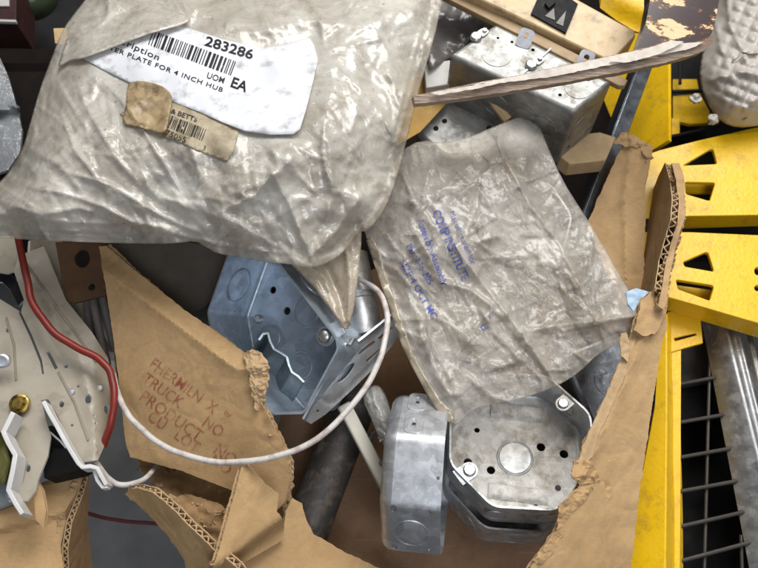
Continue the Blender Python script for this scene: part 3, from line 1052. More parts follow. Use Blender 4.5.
write(pr, 'Assembly Assembly', (417, 220), 69, 9.6, hp, lift=1.1, bold=.2, sx=.92)
write(pr, 'Part No 205', (406, 246), 60, 9, hp, lift=1.1, bold=.14)
write(pr, 'SIZE 4 OCT MC', (399, 262), 60, 9.8, hp, lift=1.1, bold=.2)
build('bag_print', pr, m_blueink, bag2, sharp=0)
pr = MB()
write(pr, 'U', (480, 325), 72, 9, hp, lift=.9, bold=.2)
build('bag_mark', pr, m_blueink, bag2, sharp=0)
pr = MB()
write(pr, 'L', (488, 315), 60, 8, hp, lift=.9, bold=.2)
build('bag_mark', pr, m_blueink, bag2, sharp=0)

# ================================================================== carton
ct = empty('carton', Matrix.Translation(Q(420, 430, -172)), 'torn open brown cardboard carton holding the metal boxes', 'carton')
T = 6.0
def card(name, outl, hf, step=5, parent=ct, mat=m_kraft, T=T, fl=True, label=None, amp=0.0, lam=7):
    sm = sheet_mesh(outl, hf, step)
    mb = MB()
    slab(mb, sm, 0, -1.0, 0, 1); slab(mb, sm, -T + 1.0, -T, 0, 1)
    if fl: flutes(mb, sm, T, lam, 8, 1)
    return build(name, mb, [mat, m_kraft_e], parent, sharp=40, label=label)

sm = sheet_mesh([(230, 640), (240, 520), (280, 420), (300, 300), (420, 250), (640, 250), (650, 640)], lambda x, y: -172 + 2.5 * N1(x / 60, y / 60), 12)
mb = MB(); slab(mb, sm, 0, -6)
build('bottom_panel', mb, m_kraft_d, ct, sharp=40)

# stamped flap, with its torn edge
STF = [(99, 246), (106, 246), (118, 256), (142, 276), (185, 310), (215, 331), (242, 351), (250, 362), (253, 385), (262, 405), (275, 428), (286, 452), (290, 480), (285, 502), (276, 511), (236, 492), (182, 471), (130, 457), (125, 440), (121, 400), (113, 335), (106, 290)]
stp = hplane((100, 247, -8), (250, 360, -4), (128, 455, -92))
def st_h(x, y):
    d, _ = seg_dist(x, y, [(99, 246), (142, 276), (242, 351)])
    d2, _ = seg_dist(x, y, [(245, 352), (252, 385), (285, 452)])
    return stp(x, y) - 14 * smooth(20, 0, d) + 3 * np.exp(-np.abs(d - 18) / 4) + 3 * N1(x / 80, y / 80) + .5 * N2(x / 20, y / 20) + 4 * np.exp(-d2 / 10) * N3(x / 10, y / 10)
def tear(p, seed, amp=2.0, lo=0, hi=1e9):
    return ragged(p, amp, 8, seed, 2.2)
stf = card('stamped_flap', tear(STF, 1, .8), st_h, 2.6, label='cardboard flap with faded red stamped lettering')
pr = MB()
write(pr, 'FHERMILN  X  %', (148, 366), 36.5, 16, st_h, lift=.7, sx=.86, bold=.22)
write(pr, 'TRUCK       NO', (141, 381), 36, 16.5, st_h, lift=.7, sx=.86, bold=.22)
write(pr, 'PRODUCT    NO', (138, 399), 35.5, 17, st_h, lift=.7, sx=.92, bold=.22)
write(pr, 'CU   LOT    NO', (146, 419), 34.5, 16, st_h, lift=.7, sx=.90, bold=.22)
build('stamp', pr, m_redink, stf, sharp=0)
# delaminated paper at the torn edge
for i, (P_, hh) in enumerate([([(243, 353), (252, 348), (262, 354), (269, 364), (268, 384), (264, 402), (258, 410), (252, 396), (249, 374)], 6), ([(250, 386), (262, 392), (266, 412), (278, 430), (276, 440), (264, 420)], 2), ([(268, 425), (280, 432), (292, 456), (294, 478), (288, 488), (284, 462)], -6), ([(280, 470), (292, 480), (293, 500), (284, 512), (279, 500)], -16)]):
    cx = sum(p[0] for p in P_) / len(P_)
    sm = sheet_mesh(tear(P_, 5 + i, 3.2), lambda x, y: st_h(np.minimum(x, 250), y) + hh + 3.0 * N2(x / 7, y / 9 + i) + 2.6 * N3(x / 3, y / 3), 1.8)
    mb = MB(); slab(mb, sm, 0, -1.4)
    build('torn_paper', mb, m_kraft_e, stf, sharp=22)

# small upright torn piece at the bottom corner
TF = [(212, 575), (222, 540), (234, 497), (242, 467), (248, 464), (256, 472), (266, 484), (279, 493), (277, 512), (284, 520), (284, 540), (262, 552), (240, 565), (225, 580)]
tfp = hplane((212, 575, 25), (245, 465, 2), (282, 500, -28))
def tf_h(x, y):
    d = (y - 546) + (x - 240) * .72
    return tfp(x, y) - 26 * smooth(0, 16, d) + 2 * N1(x / 20, y / 20)
card('corner_flap', tear(TF, 9, 1.1), tf_h, 3.5, label='small upright torn cardboard tongue')
# corrugated rim in front of it
RIM = [(124, 494), (131, 488), (140, 489), (152, 492), (165, 502), (180, 517), (198, 534), (214, 550), (236, 566), (250, 590), (190, 590), (184, 560), (168, 536), (150, 516), (136, 503)]
rp = hplane((128, 492, -34), (240, 580, 10), (160, 540, -44))
card('corrugated_rim', tear(RIM, 12, 1.3), lambda x, y: rp(x, y) + 2.5 * N2(x / 18, y / 18), 3.5, T=7, lam=8)
for i, (P_, h0, h1) in enumerate([([(140, 462), (168, 468), (200, 476), (232, 490), (226, 512), (205, 520), (180, 508), (160, 494)], -118, -104), ([(165, 500), (190, 494), (222, 505), (236, 520), (224, 542), (205, 534)], -104, -84), ([(136, 458), (160, 462), (175, 480), (188, 497), (172, 496), (150, 482)], -112, -124), ([(200, 520), (236, 508), (244, 520), (232, 552), (214, 545)], -72, -70)]):
    a = hplane((140, 462, h0), (230, 520, h1), (160, 520, h1 - 10))
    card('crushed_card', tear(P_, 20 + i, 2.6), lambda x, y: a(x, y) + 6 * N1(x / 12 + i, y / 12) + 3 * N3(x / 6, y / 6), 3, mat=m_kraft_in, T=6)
# lower flap inside
LF = [(205, 600), (232, 562), (282, 538), (286, 510), (292, 498), (302, 503), (306, 520), (314, 534), (345, 552), (392, 574), (420, 600)]
lfp = hplane((235, 562, -44), (300, 505, -72), (390, 572, -110))
card('lower_flap', tear(LF, 31, 1.0), lambda x, y: lfp(x, y) + 3 * N1(x / 40, y / 40), 5, mat=m_kraft)

# right wall, folded outwards over the rack
RF = [(664, 302), (667, 325), (661, 350), (650, 420), (640, 490), (631, 568), (628, 600), (515, 600), (532, 566), (548, 546), (559, 527), (564, 508), (574, 496), (581, 482), (577, 464), (583, 446), (595, 419), (609, 388), (618, 366), (624, 352), (630, 338), (634, 322), (642, 314), (652, 306)]
rfp = hplane((664, 305, 6), (580, 470, 8), (640, 500, -22))
RFE = [(634, 322), (618, 366), (595, 419), (577, 464)]
def rf_h(x, y):
    d, _ = seg_dist(x, y, RFE); d2, _ = seg_dist(x, y, [(576, 478), (592, 478), (606, 486), (614, 510)])
    d3, _ = seg_dist(x, y, [(640, 330), (610, 415), (596, 470)])
    return rfp(x, y) - 9 * np.exp(-(d / 7) ** 2) + 3 * np.exp(-np.abs(d - 13) / 4) + 4 * np.exp(-d2 / 4) * N3(x / 6, y / 6) * 2.2 - 2.5 * np.exp(-d3 / 3) + 4 * N1(x / 50, y / 50) + 1.3 * N2(x / 15, y / 15)
card('torn_flap', tear(RF, 41, 1.5), rf_h, 4.5, label='torn right-hand carton side bent outwards')
for i, (P_, hh) in enumerate([([(574, 462), (586, 458), (596, 468), (600, 480), (588, 484), (578, 484), (572, 474)], 4), ([(560, 506), (574, 492), (584, 484), (594, 486), (588, 498), (572, 512), (562, 526), (556, 532)], 3), ([(534, 560), (548, 542), (560, 526), (566, 530), (556, 548), (540, 570)], 2)]):
    sm = sheet_mesh(tear(P_, 45 + i, 2.6), lambda x, y: rf_h(x, y) + hh * .6 + 3.2 * N2(x / 7, y / 9 + i) + 2.2 * N3(x / 3.5, y / 3.5), 1.8)
    mb = MB(); slab(mb, sm, 0, -1.4)
    build('torn_paper', mb, m_kraft, ct, sharp=22)
DS = [(634, 323), (641, 325), (632, 350), (624, 378), (612, 406), (600, 432), (592, 456), (585, 466), (578, 464), (583, 446), (595, 419), (609, 388), (618, 366), (624, 352)]
sm = sheet_mesh(tear(DS, 48, 1.2), lambda x, y: rf_h(x, y) + 1.6 + 1.2 * N2(x / 6, y / 6), 2.4); mb = MB(); slab(mb, sm, 0, -1.2)
build('torn_paper', mb, m_kraft_e, ct, sharp=40)
# lip above
LIP = [(641, 300), (650, 292), (662, 288), (668, 294), (667, 308), (662, 322), (654, 334), (643, 336), (634, 330), (638, 318)]
card('torn_lip', tear(LIP, 51, 2.0), lambda x, y: 16 + 3 * N2(x / 10, y / 10) - .25 * (x - 640), 3)
TAG = [(620, 334), (626, 333), (631, 345), (628, 362), (621, 356)]
sm = sheet_mesh(tear(TAG, 55, 1.5), lambda x, y: 12 + 4 * N2(x / 6, y / 6), 2); mb = MB(); slab(mb, sm, 0, -1.2); build('torn_paper', mb, m_kraft_e, ct, sharp=50)
# thin upright wall with its corrugated edge on show
IW = [(672, 164), (663, 184), (654, 206), (648, 226), (644, 252), (640, 296), (642, 316), (656, 307), (663, 290), (667, 262), (673, 240), (679, 220), (680, 200), (677, 180)]
iwp = hplane((678, 200, 30), (663, 290, 22), (645, 280, -62))
iw_h = lambda x, y: iwp(x, y) + 2 * N1(x / 20, y / 20)
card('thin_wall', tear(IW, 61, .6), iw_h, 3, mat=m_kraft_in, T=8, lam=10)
EDGE = [(672, 163), (679, 163), (684, 176), (685, 198), (686, 215), (681, 228), (675, 250), (670, 275), (667, 300), (664, 310), (658, 306), (662, 288), (666, 262), (672, 240), (678, 220), (678, 200), (676, 180)]
card('wall_edge', tear(EDGE, 62, .6), lambda x, y: iwp(x, y) * 0 + 32 - .07 * (y - 165) + 1.5 * N2(x / 8, y / 8), 2, T=8, lam=6.5)
# inner flap beside the rack
NF = [(622, 146), (624, 138), (628, 139), (640, 141), (653, 146), (650, 166), (645, 184), (646, 214), (644, 250), (644, 290), (640, 318), (624, 304), (606, 270), (587, 224), (600, 193), (613, 166)]
nfp = hplane((615, 140, -30), (650, 150, -22), (630, 290, -44))
def nf_h(x, y):
    d, _ = seg_dist(x, y, [(632, 142), (624, 200), (626, 290)])
    return nfp(x, y) + 3.5 * np.exp(-d / 2.5) + 2 * N1(x / 30, y / 30)
card('inner_flap', tear(NF, 71, 1.3), nf_h, 3.5, mat=m_kraft)
sm = sheet_mesh(tear([(614, 142), (622, 132), (636, 136), (648, 144), (653, 158), (646, 162), (640, 148), (626, 146)], 75, 3), lambda x, y: -22 + 6 * N2(x / 6, y / 6), 2); mb = MB(); slab(mb, sm, 0, -1.4); build('torn_paper', mb, m_kraft, ct, sharp=22)

# second carton at the lower left
c2 = empty('carton', Matrix.Translation(Q(30, 540, -150)), 'brown cardboard carton lying at the lower left corner under the beige housing', 'carton')
CB = [(-30, 505), (10, 490), (40, 483), (84, 468), (80, 486), (66, 520), (61, 545), (66, 600), (-30, 600)]
cbp = hplane((-10, 500, -70), (84, 470, -88), (40, 590, -60))
card('top_flap', CB, lambda x, y: cbp(x, y) - 9 * smooth(-2, 3, (x - 30) * .15 + (y - 523) * .6) + 3 * N1(x / 40, y / 40), 5, parent=c2)
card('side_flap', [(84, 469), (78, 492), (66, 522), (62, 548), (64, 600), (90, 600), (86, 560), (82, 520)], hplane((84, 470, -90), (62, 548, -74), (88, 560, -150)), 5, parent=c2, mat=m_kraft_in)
card('tongue', [(30, 488), (36, 480), (42, 490), (46, 510), (44, 528), (36, 520), (34, 500)], lambda x, y: -34 + .0 * x + .4 * (500 - y) * .3, 3, parent=c2, mat=m_kraft)

# ================================================================== metal boxes
OCT = cutsquare(71, 41)
up = Vector((0, 0, 1))
GB = 'steel octagon boxes inside the carton'
# face-up box with the stained floor
M1 = frame(Q(515, 456, -108), cdir(-.03, .66, 1), AX * .995 - AU * .075)
def l1(px, py, z=2): return on_plane(M1, px, py, z)
fh = [(*l1(468, 462), 4.4, 18), (*l1(491, 470), 4.4, 18), (*l1(541, 447), 4.6, 18), (*l1(564, 454), 4.6, 18), (*l1(477, 430), 3.0, 14), (*l1(558, 488), 3.2, 14), (*l1(536, 503), 3, 14)]
o1 = fillet(OCT, 9, 4)
k1 = l1(515, 458)
ebox('octagon_box', o1, 50, M1, m_galv, 'open octagon box with stained floor, stacked on top under the smaller bag', 'electrical box', GB, fmat=m_floorbox,
     fholes=fh, fkos=[(k1[0], k1[1], 17)], wkos=[(-97, 26, 9, -18), (-83, 26, 9, 18), (180, 25, 12, 0), (45, 25, 12, 0)], wholes=[],
     ears=[(-51, -35, 46, 217, 8.5), (44, 40, 46, 42, 7.5)],
     clamps=[(*l1(516, 413), -4, 54, 17, 9), (*l1(518, 494), -4, 60, 17, 6)], kmat=m_galv_b, cmat=m_floorbox)
# the box beneath it
M2 = M1 @ Matrix.Translation((-2, -7, -49)) @ Matrix.Rotation(-.02, 4, 'Z')
ebox('octagon_box', fillet(cutsquare(71, 41), 9, 4), 50, M2, m_galv, 'dull octagon box at the bottom, mostly hidden under the stained one', 'electrical box', GB,
     fkos=[(0, 0, 17)], wkos=[(-92, 25, 13, 6), (-130, 25, 10, 0)], wholes=[(s_at_angle(fillet(cutsquare(70, 40), 9, 4), -132) + 12, 32, 4, 4)])
# box on its side
n3 = cdir(1, -.05, .15)
M3 = frame(Q(419, 473, -66) - n3 * 29, n3, cdir(0, .26, 1))
o3 = ccw(fillet(cutsquare(72, 42), 6, 4))
sa = lambda a: s_at_angle(o3, a)
ebox('octagon_box', o3, 56, M3, m_galv_b, 'octagon box standing on its side, left of the stained open box', 'electrical box', GB, r=12,
     fkos=[(0, 0, 17)], wkos=[(45, 30, 14, 4)],
     wholes=[(sa(26), 14, 3.8, 3), (sa(26), 46, 2.2, 1.6), (sa(62), 14, 3.8, 3), (sa(62), 46, 2.2, 1.6), (sa(-36), 26, 1.8, 6), (sa(-60), 26, 1.8, 6), (sa(2), 52, 1.6, 1.6)])
mb = MB()
for a in (-37, -60):
    p, nr = wall_pos(o3, sa(a)); W = frame(Vector((p.x, p.y, 26)), Vector((nr.x, nr.y, 0)), up)
    mb.prism(fillet([(-9, -13), (9, -13), (9, 13), (-9, 13)], 6, 4), -.5, .9, M=W, holes=[fillet([(-1.6, -6), (1.6, -6), (1.6, 6), (-1.6, 6)], 1, 2)])
build('embossed_plate', mb, m_galv_b, bpy.data.objects['octagon_box.002'], local=True, sharp=30, bevel=.4)

# blue zinc box with bracket
nb = cdir(-.42, .10, .90)
Rim0 = Q(274, 335, -8)
MR = frame(Rim0, nb, AX)
ol = [on_plane(MR, *p) for p in [(207, 312), (229, 250), (264, 243), (337, 337), (339, 349), (304, 414), (268, 415), (214, 352)]]
MBx = frame(Rim0 - nb * 70, nb, AX)
o4 = ccw(fillet(ol, 4, 3))
def lb(px, py, z=2): return on_plane(MBx, px, py, z)
blue = ebox('octagon_box', o4, 70, MBx, m_blue, 'bluish zinc box with slotted side bracket, inside the white wire loop', 'electrical box', GB,
            fholes=[(*lb(273, 290), 4, 18), (*lb(287, 311), 4.4, 18), (*lb(325, 383), 3, 14), (*lb(330, 323), 2.4, 14)],
            fkos=[(*lb(307, 311), 15), (*lb(301, 366), 14), (*lb(270, 338), 13)],
            wkos=[(math.degrees(math.atan2(on_plane(MR, 218, 283)[1] - sum(q[1] for q in o4) / len(o4), on_plane(MR, 218, 283)[0] - sum(q[0] for q in o4) / len(o4))), 36, 17, 0), (60, 34, 14, 0)], r=6)
k = MB(); x, y = lb(325, 336, 62); E = Matrix.Translation((x, y, 60))
k.prism(circ(0, 0, 10, 20), -1.2, 1.2, M=E); k.box((0, -8, -1.1), (20, 8, 1.1), M=E @ Matrix.Rotation(.5, 4, 'Z'))
ear = build('screw_ear', k, m_galv_b, blue, local=True, bevel=.4)
k = MB(); k.lathe([(7.2, 1.2), (7, 4), (5, 6.2), (0, 7)], 24, M=E); build('screw', k, m_screw, ear, local=True, sharp=50)
for (px, py) in ((258, 319), (262, 352)):
    x, y = lb(px, py, 4); k = MB(); k.lathe([(5, 2), (5, 5), (3.6, 6.5), (3.4, 5), (0, 4.6)], 20, M=Matrix.Translation((x, y, 0))); build('rivet', k, m_screw, blue, local=True, sharp=40)
# wavy cable clamp inside
CL = resample([(259, 340), (263, 334), (268, 333), (270, 341), (274, 349), (281, 353), (287, 357), (289, 365), (292, 372), (298, 376), (304, 382)], 1.2, closed=False)
L = []
for i, (x, y) in enumerate(CL):
    a_, b_ = Q(x, y, -14), Q(x - 11, y + 19, -52); t_ = (a_ - b_).normalized().cross(Vector(Q(*CL[min(i + 1, len(CL) - 1)], -14)) - Vector(Q(*CL[max(i - 1, 0)], -14))).normalized() * 1.1
    L.append([a_ + t_, a_ - t_, b_ - t_, b_ + t_])
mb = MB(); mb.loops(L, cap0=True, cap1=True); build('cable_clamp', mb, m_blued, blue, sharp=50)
# slotted bracket along the lower right side
BR = [(303, 419), (322, 383), (341, 349), (349, 339), (353, 337), (357, 343), (372, 331), (388, 318), (399, 309), (404, 322), (398, 338), (376, 366), (352, 390), (326, 414), (311, 424)]
bp = hplane((303, 418, -24), (352, 337, 0), (395, 340, -44))
holes = [circ(346, 373, 13, 20, 4.0, -.86), [(357, 352), (374, 340), (376, 343), (360, 355)], [(366, 360), (380, 348), (381, 350), (368, 363)], [(378, 338), (392, 326), (393, 329), (380, 341)], circ(315, 403, 2.2, 10), circ(318, 411, 1.6, 10)]
def br_h(x, y):
    d, _ = seg_dist(x, y, [(330, 394), (362, 362), (398, 326)]); d2, _ = seg_dist(x, y, [(304, 417), (342, 350), (353, 339)])
    return bp(x, y) - 2.0 * np.exp(-((d - 9) / 2.5) ** 2)
sm = sheet_mesh(resample(BR, 2), br_h, 1.8, holes); mb = MB(); slab(mb, sm, 0, -2.0)
brk = build('mounting_bracket', mb, galv('bracket_zinc', (.66, .68, .69), (.52, .54, .55), .42, .1, metal=.6), blue, sharp=30)
L = []
for i, (x, y) in enumerate(resample([(303, 419), (316, 395), (330, 369), (341, 349), (346, 343), (350, 344), (354, 337), (358, 341), (372, 330), (388, 317), (399, 309)], 2, closed=False)):
    hh = float(bp(x, y)); a_, b_ = Q(x - .9, y - .6, hh + 5), Q(x + .9, y + .6, hh + 5)
    L.append([a_, b_, b_ - up * 12, a_ - up * 12])
mb = MB(); mb.loops(L, cap0=True, cap1=True); build('bracket_rim', mb, m_galv_b, blue, sharp=30)
mb = MB(); P0, P1 = Q(350, 256, -38), Q(366, 338, -46); W = frame(P0, P1 - P0, AX); Lh = (P1 - P0).length  # pale cylinder added in place of the box's bright outer wall
mb.lathe([(17, 0), (19, 1), (19, Lh * .5), (17.6, Lh * .52), (17.6, Lh * .56), (19, Lh * .58), (19, Lh - 1), (17, Lh)], 36, M=W)
build('wall_stand_in', mb, m_galv_b, sharp=30, label='added pale coupling half covered by the hanging corner of the large bag', cat='cylinder')

# two gang switch box at the top with ears and screws
hT = 62
A_, B_, C_, D_ = (449, 55), (575, 113), (613, 82), (496, 23)
MG = frame((Q(*A_, hT) + Q(*B_, hT) + Q(*C_, hT) + Q(*D_, hT)) / 4, up, Q(*B_, hT) - Q(*A_, hT))
og = ccw(fillet([on_plane(MG, *p) for p in (A_, B_, C_, D_)], 5, 4))
MGb = MG @ Matrix.Rotation(PI, 4, 'X')
og2 = ccw([(x, -y) for x, y in og])
def lg(px, py):
    x, y = on_plane(MG, px, py); return (x, -y)
gang = ebox('switch_box', og2, 92, MGb, m_galv_t, 'two gang steel switch box lying open side down below the beige power strip', 'electrical box', None, r=5,
            fholes=[(*lg(512, 42), 1.8, 10), (*lg(533, 50), 2.2, 12), (*lg(498, 38), 1.6, 10), (*lg(560, 95), 2, 12), (*lg(588, 80), 2, 12)],
            fkos=[(*lg(497, 55), 16), (*lg(578, 88), 14)], wkos=[(40, 40, 13, 0), (118, 42, 14, 0), (62, 42, 14, 0), (5, 46, 18, 0)],
            wholes=[(s_at_angle(og2, 14), 74, 4, 4), (s_at_angle(og2, -12), 70, 3, 3), (s_at_angle(og2, 2), 18, 6, 1.4), (s_at_angle(og2, 8), 88, 2, 2)])
for (px, py) in ((523, 38), (583, 60)):
    k = MB(); W = frame(Q(px, py + 6, hT + 2), cdir(-.2, -.15, 1), cdir(.9, -.35, 0))
    k.prism(fillet([(-8, -4), (8, -4), (8, 16), (-8, 16)], 5, 4), -1, 1, [circ(0, 9, 3, 14)], M=W)
    I = FR[gang.name].inverted(); k.v = [I @ v for v in k.v]
    build('plaster_ear', k, m_galv_b, gang, local=True, sharp=30)
for (px, py, dx, dy) in ((476, 38, 14, -9), (531, 66, 13, -8)):
    q0 = Q(px, py, hT); q1 = Q(px + dx, py + dy, hT)
    W = frame(q0, up, q1 - q0)
    k = MB(); k.lathe([(6.5, 0), (6.5, 2.5), (5, 4.2), (0, 4.8)], 22, M=W)
    k.prism(fillet([(5, -5), (16, -4), (16, 4), (5, 5)], 3, 3), 0, 2.4, M=W); k.lathe([(3, 2.4), (2.6, 5), (0, 5.4)], 16, M=W @ Matrix.Translation((12, 0, 0)))
    I = FR[gang.name].inverted(); k.v = [I @ v for v in k.v]
    build('clamp_screw', k, m_screw, gang, local=True, sharp=40, bevel=.5)
k = MB(); s0, s1 = lg(551, 49), lg(512, 84)
d = Vector(s1) - Vector(s0); W = Matrix.Translation((s0[0], s0[1], 0)) @ Matrix.Rotation(math.atan2(d.y, d.x), 4, 'Z')
k.box((0, -1, -1.4), (d.length, 1, 1), M=W); build('gang_seam', k, m_galv_d, gang, local=True)
k = MB()
M5 = frame(Q(462, 116, -14), cdir(-.05, .3, 1), AX) @ Matrix.Rotation(PI, 4, 'X')
ebox('octagon_box', ccw(fillet(cutsquare(52, 30), 8, 4)), 50, M5, m_galv_t, 'small octagon box upside down between the two plastic bags', 'electrical box', GB,
     fholes=[(-30, 15, 3.2, 14), (-20, 6, 3.2, 14), (-36, 3, 2.6, 12), (30, 16, 3.2, 14), (-6, 36, 3, 14), (10, -30, 3, 14)], fkos=[(2, -8, 19)])
# a box glimpsed under the smaller bag, right of the stained one
M6 = frame(Q(592, 386, -110), cdir(.2, .3, 1), cdir(1, .4, 0))
ebox('square_box', ccw(fillet(cutsquare(40, 5, 44), 4, 3)), 74, M6 @ Matrix.Rotation(PI, 4, 'X') @ Matrix.Translation((0, 0, -40)), m_darkbar, 'dark square box between the smaller bag and the torn carton side', 'electrical box', None, fkos=[(0, 0, 17)])
M7 = frame(Q(462, 300, -62), cdir(.2, .1, 1), cdir(1, .6, 0))
ebox('octagon_box', ccw(fillet(cutsquare(66, 38), 8, 4)), 50, M7, m_galv_b, 'octagon box dimly seen beneath the blue print of the smaller bag', 'electrical box', GB, fkos=[(0, 0, 17), (30, 30, 9)])
M8 = frame(Q(516, 236, -56), cdir(-.1, .25, 1), cdir(1, -.3, 0))
ebox('octagon_box', ccw(fillet(cutsquare(52, 30), 8, 4)), 44, M8, m_galv_b, 'octagon box dimly seen under the upper part of the smaller bag', 'electrical box', GB, fkos=[(0, 0, 17)])

# ================================================================== power strip, strip, broken board
PS = [(430, -26), (482, 0), (607, 60), (614, 59), (636, 36), (635, 31), (579, 0), (530, -28)]
psp = hplane((482, 0, 72), (607, 60, 66), (579, 0, 74))
sm = sheet_mesh(resample(PS, 6), psp, 8); mb = MB(); slab(mb, sm, 0, -34, 0, 0)
ps = build('power_strip', mb, m_tan, sharp=30, bevel=2.0, label='beige metal power strip with one black outlet', cat='power strip')
OUTP = [(531, 13.5), (566, 33), (578, 4), (556, -12), (543, -14)]
sm = sheet_mesh(resample(OUTP, 5), lambda x, y: psp(x, y) + 2.5, 6); mb = MB(); slab(mb, sm, 0, -5)
out = build('outlet', mb, m_black, ps, sharp=30)
mb = MB()
for tr in ([(545, 16), (554, 8), (555, 20)], [(556, 23), (566, 11), (563, 26)]):
    sm = sheet_mesh(resample(tr, 3), lambda x, y: psp(x, y) + 3.1, 4); slab(mb, sm, 0, -.4)
build('reflection_wedge', mb, m_lead, out, sharp=30)  # grey wedges painted as reflections in the outlet slots
mb = MB()
sm = sheet_mesh(resample([(545, 3), (552, -1), (556, 2), (549, 8)], 3), lambda x, y: psp(x, y) + 6, 4); slab(mb, sm, 0, -5); build('outlet_ridge', mb, m_black, out, sharp=30)
TS = [(440, -10), (452, -10), (628, 80), (625, 86), (619, 86), (446, -2)]
tsp = hplane((452, -10, 62), (625, 84, 60), (446, -2, 60))
sm = sheet_mesh(resample(TS, 6), tsp, 8); mb = MB(); slab(mb, sm, 0, -8); build('metal_strip', mb, m_tan_d, sharp=30, bevel=1, label='narrow tan metal strip running under the power strip', cat='metal strip')

FACE = [(650, -40), (650, 0), (646, 22), (636, 50), (628, 57), (640, 60), (664, 57), (688, 52), (703, 45), (712, 33), (716, 18), (719, 0), (722, -40)]
fp = hplane((650, 0, 128), (664, 60, 118), (718, 0, 120))
sm = sheet_mesh(resample(FACE, 3), fp, 6); mb = MB(); slab(mb, sm, 0, -13, 0, 1)
bd = build('broken_board', mb, [m_board, m_darkbar], sharp=40, label='broken dark lacquered board with chipped paint and a long splintered edge', cat='board')
SPL = [(413, 96), (440, 90), (480, 82), (520, 75), (552, 68), (600, 58), (636, 50), (660, 44), (690, 43), (706, 40), (713, 34), (713, 43), (704, 51), (690, 56), (664, 63), (620, 72), (560, 83), (500, 93), (450, 100), (415, 104)]
spp = hplane((415, 100, 118), (712, 40, 122), (560, 81, 116))
def sp_h(x, y): return spp(x, y) + .8 * N1(x / 60, y / 40)
sm = sheet_mesh(tear(SPL, 81, .5), sp_h, 4); mb = MB(); slab(mb, sm, 0, -14)
build('splintered_edge', mb, m_split, bd, sharp=25)
for i, P_ in enumerate([[(470, 84.5), (520, 75.5), (552, 68.5), (600, 58.5), (640, 50), (664, 44), (690, 43), (704, 42), (690, 49), (664, 54), (640, 59), (600, 67), (556, 76), (520, 81)], [(430, 93), (480, 84), (510, 81), (480, 88), (440, 95)], [(610, 62), (660, 44), (672, 40), (684, 42), (660, 54), (630, 62)]]):
    sm = sheet_mesh(tear(P_, 85 + i, .9), lambda x, y: sp_h(x, y) + 2.0 + i * 1.0 + .8 * N3(x / 40, y / 30 + i), 2.4); mb = MB(); slab(mb, sm, 0, -1.2)
    build('pale_splinter', mb, m_lam, bd, sharp=50)

# wood block, dark angle bar, mustard card, stick, smoky sheet behind
sm = sheet_mesh(resample([(566, 136), (600, 132), (616, 137), (606, 160), (570, 164), (560, 156)], 4), lambda x, y: -22 + 0 * x, 6); mb = MB(); slab(mb, sm, 0, -24)
build('wood_block', mb, m_wood, sharp=30, bevel=1.2, label='small pale wooden block beside the switch box', cat='wood block')
mb = MB(); p0, p1 = Q(648, 60, -36), Q(570, 232, -96)
W = frame(p0, cdir(.3, .2, 1), p1 - p0); L = (p1 - p0).length
mb.box((0, -9, -3), (L, 9, 0), M=W); mb.box((0, -9, -24), (L, -6, -3.2), M=W)
build('angle_bar', mb, m_darkbar, sharp=30, bevel=1, label='dark blued steel angle bar leaning between wood block and torn inner flap', cat='steel bar')
m_must = plain('mustard_card', (.46, .26, .035), (.36, .20, .03), rough=.55)
sm = sheet_mesh(resample([(396, 80), (420, 74), (452, 84), (446, 104), (420, 132), (396, 146)], 5), lambda x, y: 4 + 2 * N1(x / 20, y / 20) - .5 * (x - 400) * .3, 5); mb = MB(); slab(mb, sm, 0, -2)
build('mustard_card', mb, m_must, sharp=30, label='mustard coloured card tucked behind the large bag', cat='card')
mb = MB(); mb.tube([Q(484, 92, 24), Q(494, 102, 18), Q(508, 120, 10)], [5, 5.5, 6], 8); build('wooden_stick', mb, m_wood, label='short wooden stick lying across the upside down octagon box', cat='stick')
sm = sheet_mesh(resample([(425, -40), (470, -40), (488, -8), (505, 14), (480, 34), (450, 58), (430, 70), (425, 40)], 4), lambda x, y: 14 + 8 * N1(x / 25, y / 25) + crumple(x, y, 25, 3) * 14, 4); mb = MB(); slab(mb, sm, 0, -2)
build('plastic_sheet', mb, m_smoke, sharp=0, label='smoky grey plastic sheet bunched up behind the switch box', cat='plastic sheet')
sm = sheet_mesh(resample([(424, 64), (450, 60), (456, 76), (452, 84), (426, 88)], 4), lambda x, y: 18 + 0 * x, 6); mb = MB(); slab(mb, sm, 0, -30)
build('small_box', mb, m_wlabel, sharp=30, bevel=1, label='grey printed little box between large bag and switch box', cat='box')

# ================================================================== yellow rack on the right
def ybeam(outl, hf, holes, depth, label, t=5):
    root = empty('yellow_beam', Matrix.Translation(Q(720, outl[0][1] + 30, -100)), label, 'steel beam', 'perforated yellow beams')
    sm = sheet_mesh(resample(outl, 5), hf, 7, holes); mb = MB(); slab(mb, sm, 0, -t); build('top_plate', mb, m_yellow, root, sharp=30, bevel=.7)
    return root
B1 = [(630, 160), (660, 150), (700, 140), (758, 127), (830, 111), (830, 213), (758, 215), (690, 216), (630, 220)]
b1p = hplane((640, 156, -52), (758, 127, -50), (758, 215, -50))
b1 = ybeam(B1, b1p, [fillet([(683, 165.5), (711, 149), (713.5, 149.5), (717, 163), (716, 164)], 1.5, 2), fillet([(685, 182), (714, 182.5), (715, 184), (710, 200.5), (708, 200.5), (686, 194)], 1.5, 2)], 60, 'upper yellow steel beam with a pair of wedge shaped cutouts, below the foam package')
def flange(root, a, b, h, dep, nm='front_flange', t=4):
    mb = MB(); P0, P1 = Q(*a, h), Q(*b, h)
    dr = (P1 - P0); L = dr.length; W = frame(P0, up, dr)
    mb.box((0, 0, -dep), (L, t, 0), M=W); build(nm, mb, m_yellow, root, sharp=30, bevel=.6)
flange(b1, (630, 219.5), (830, 213), -56, 26)
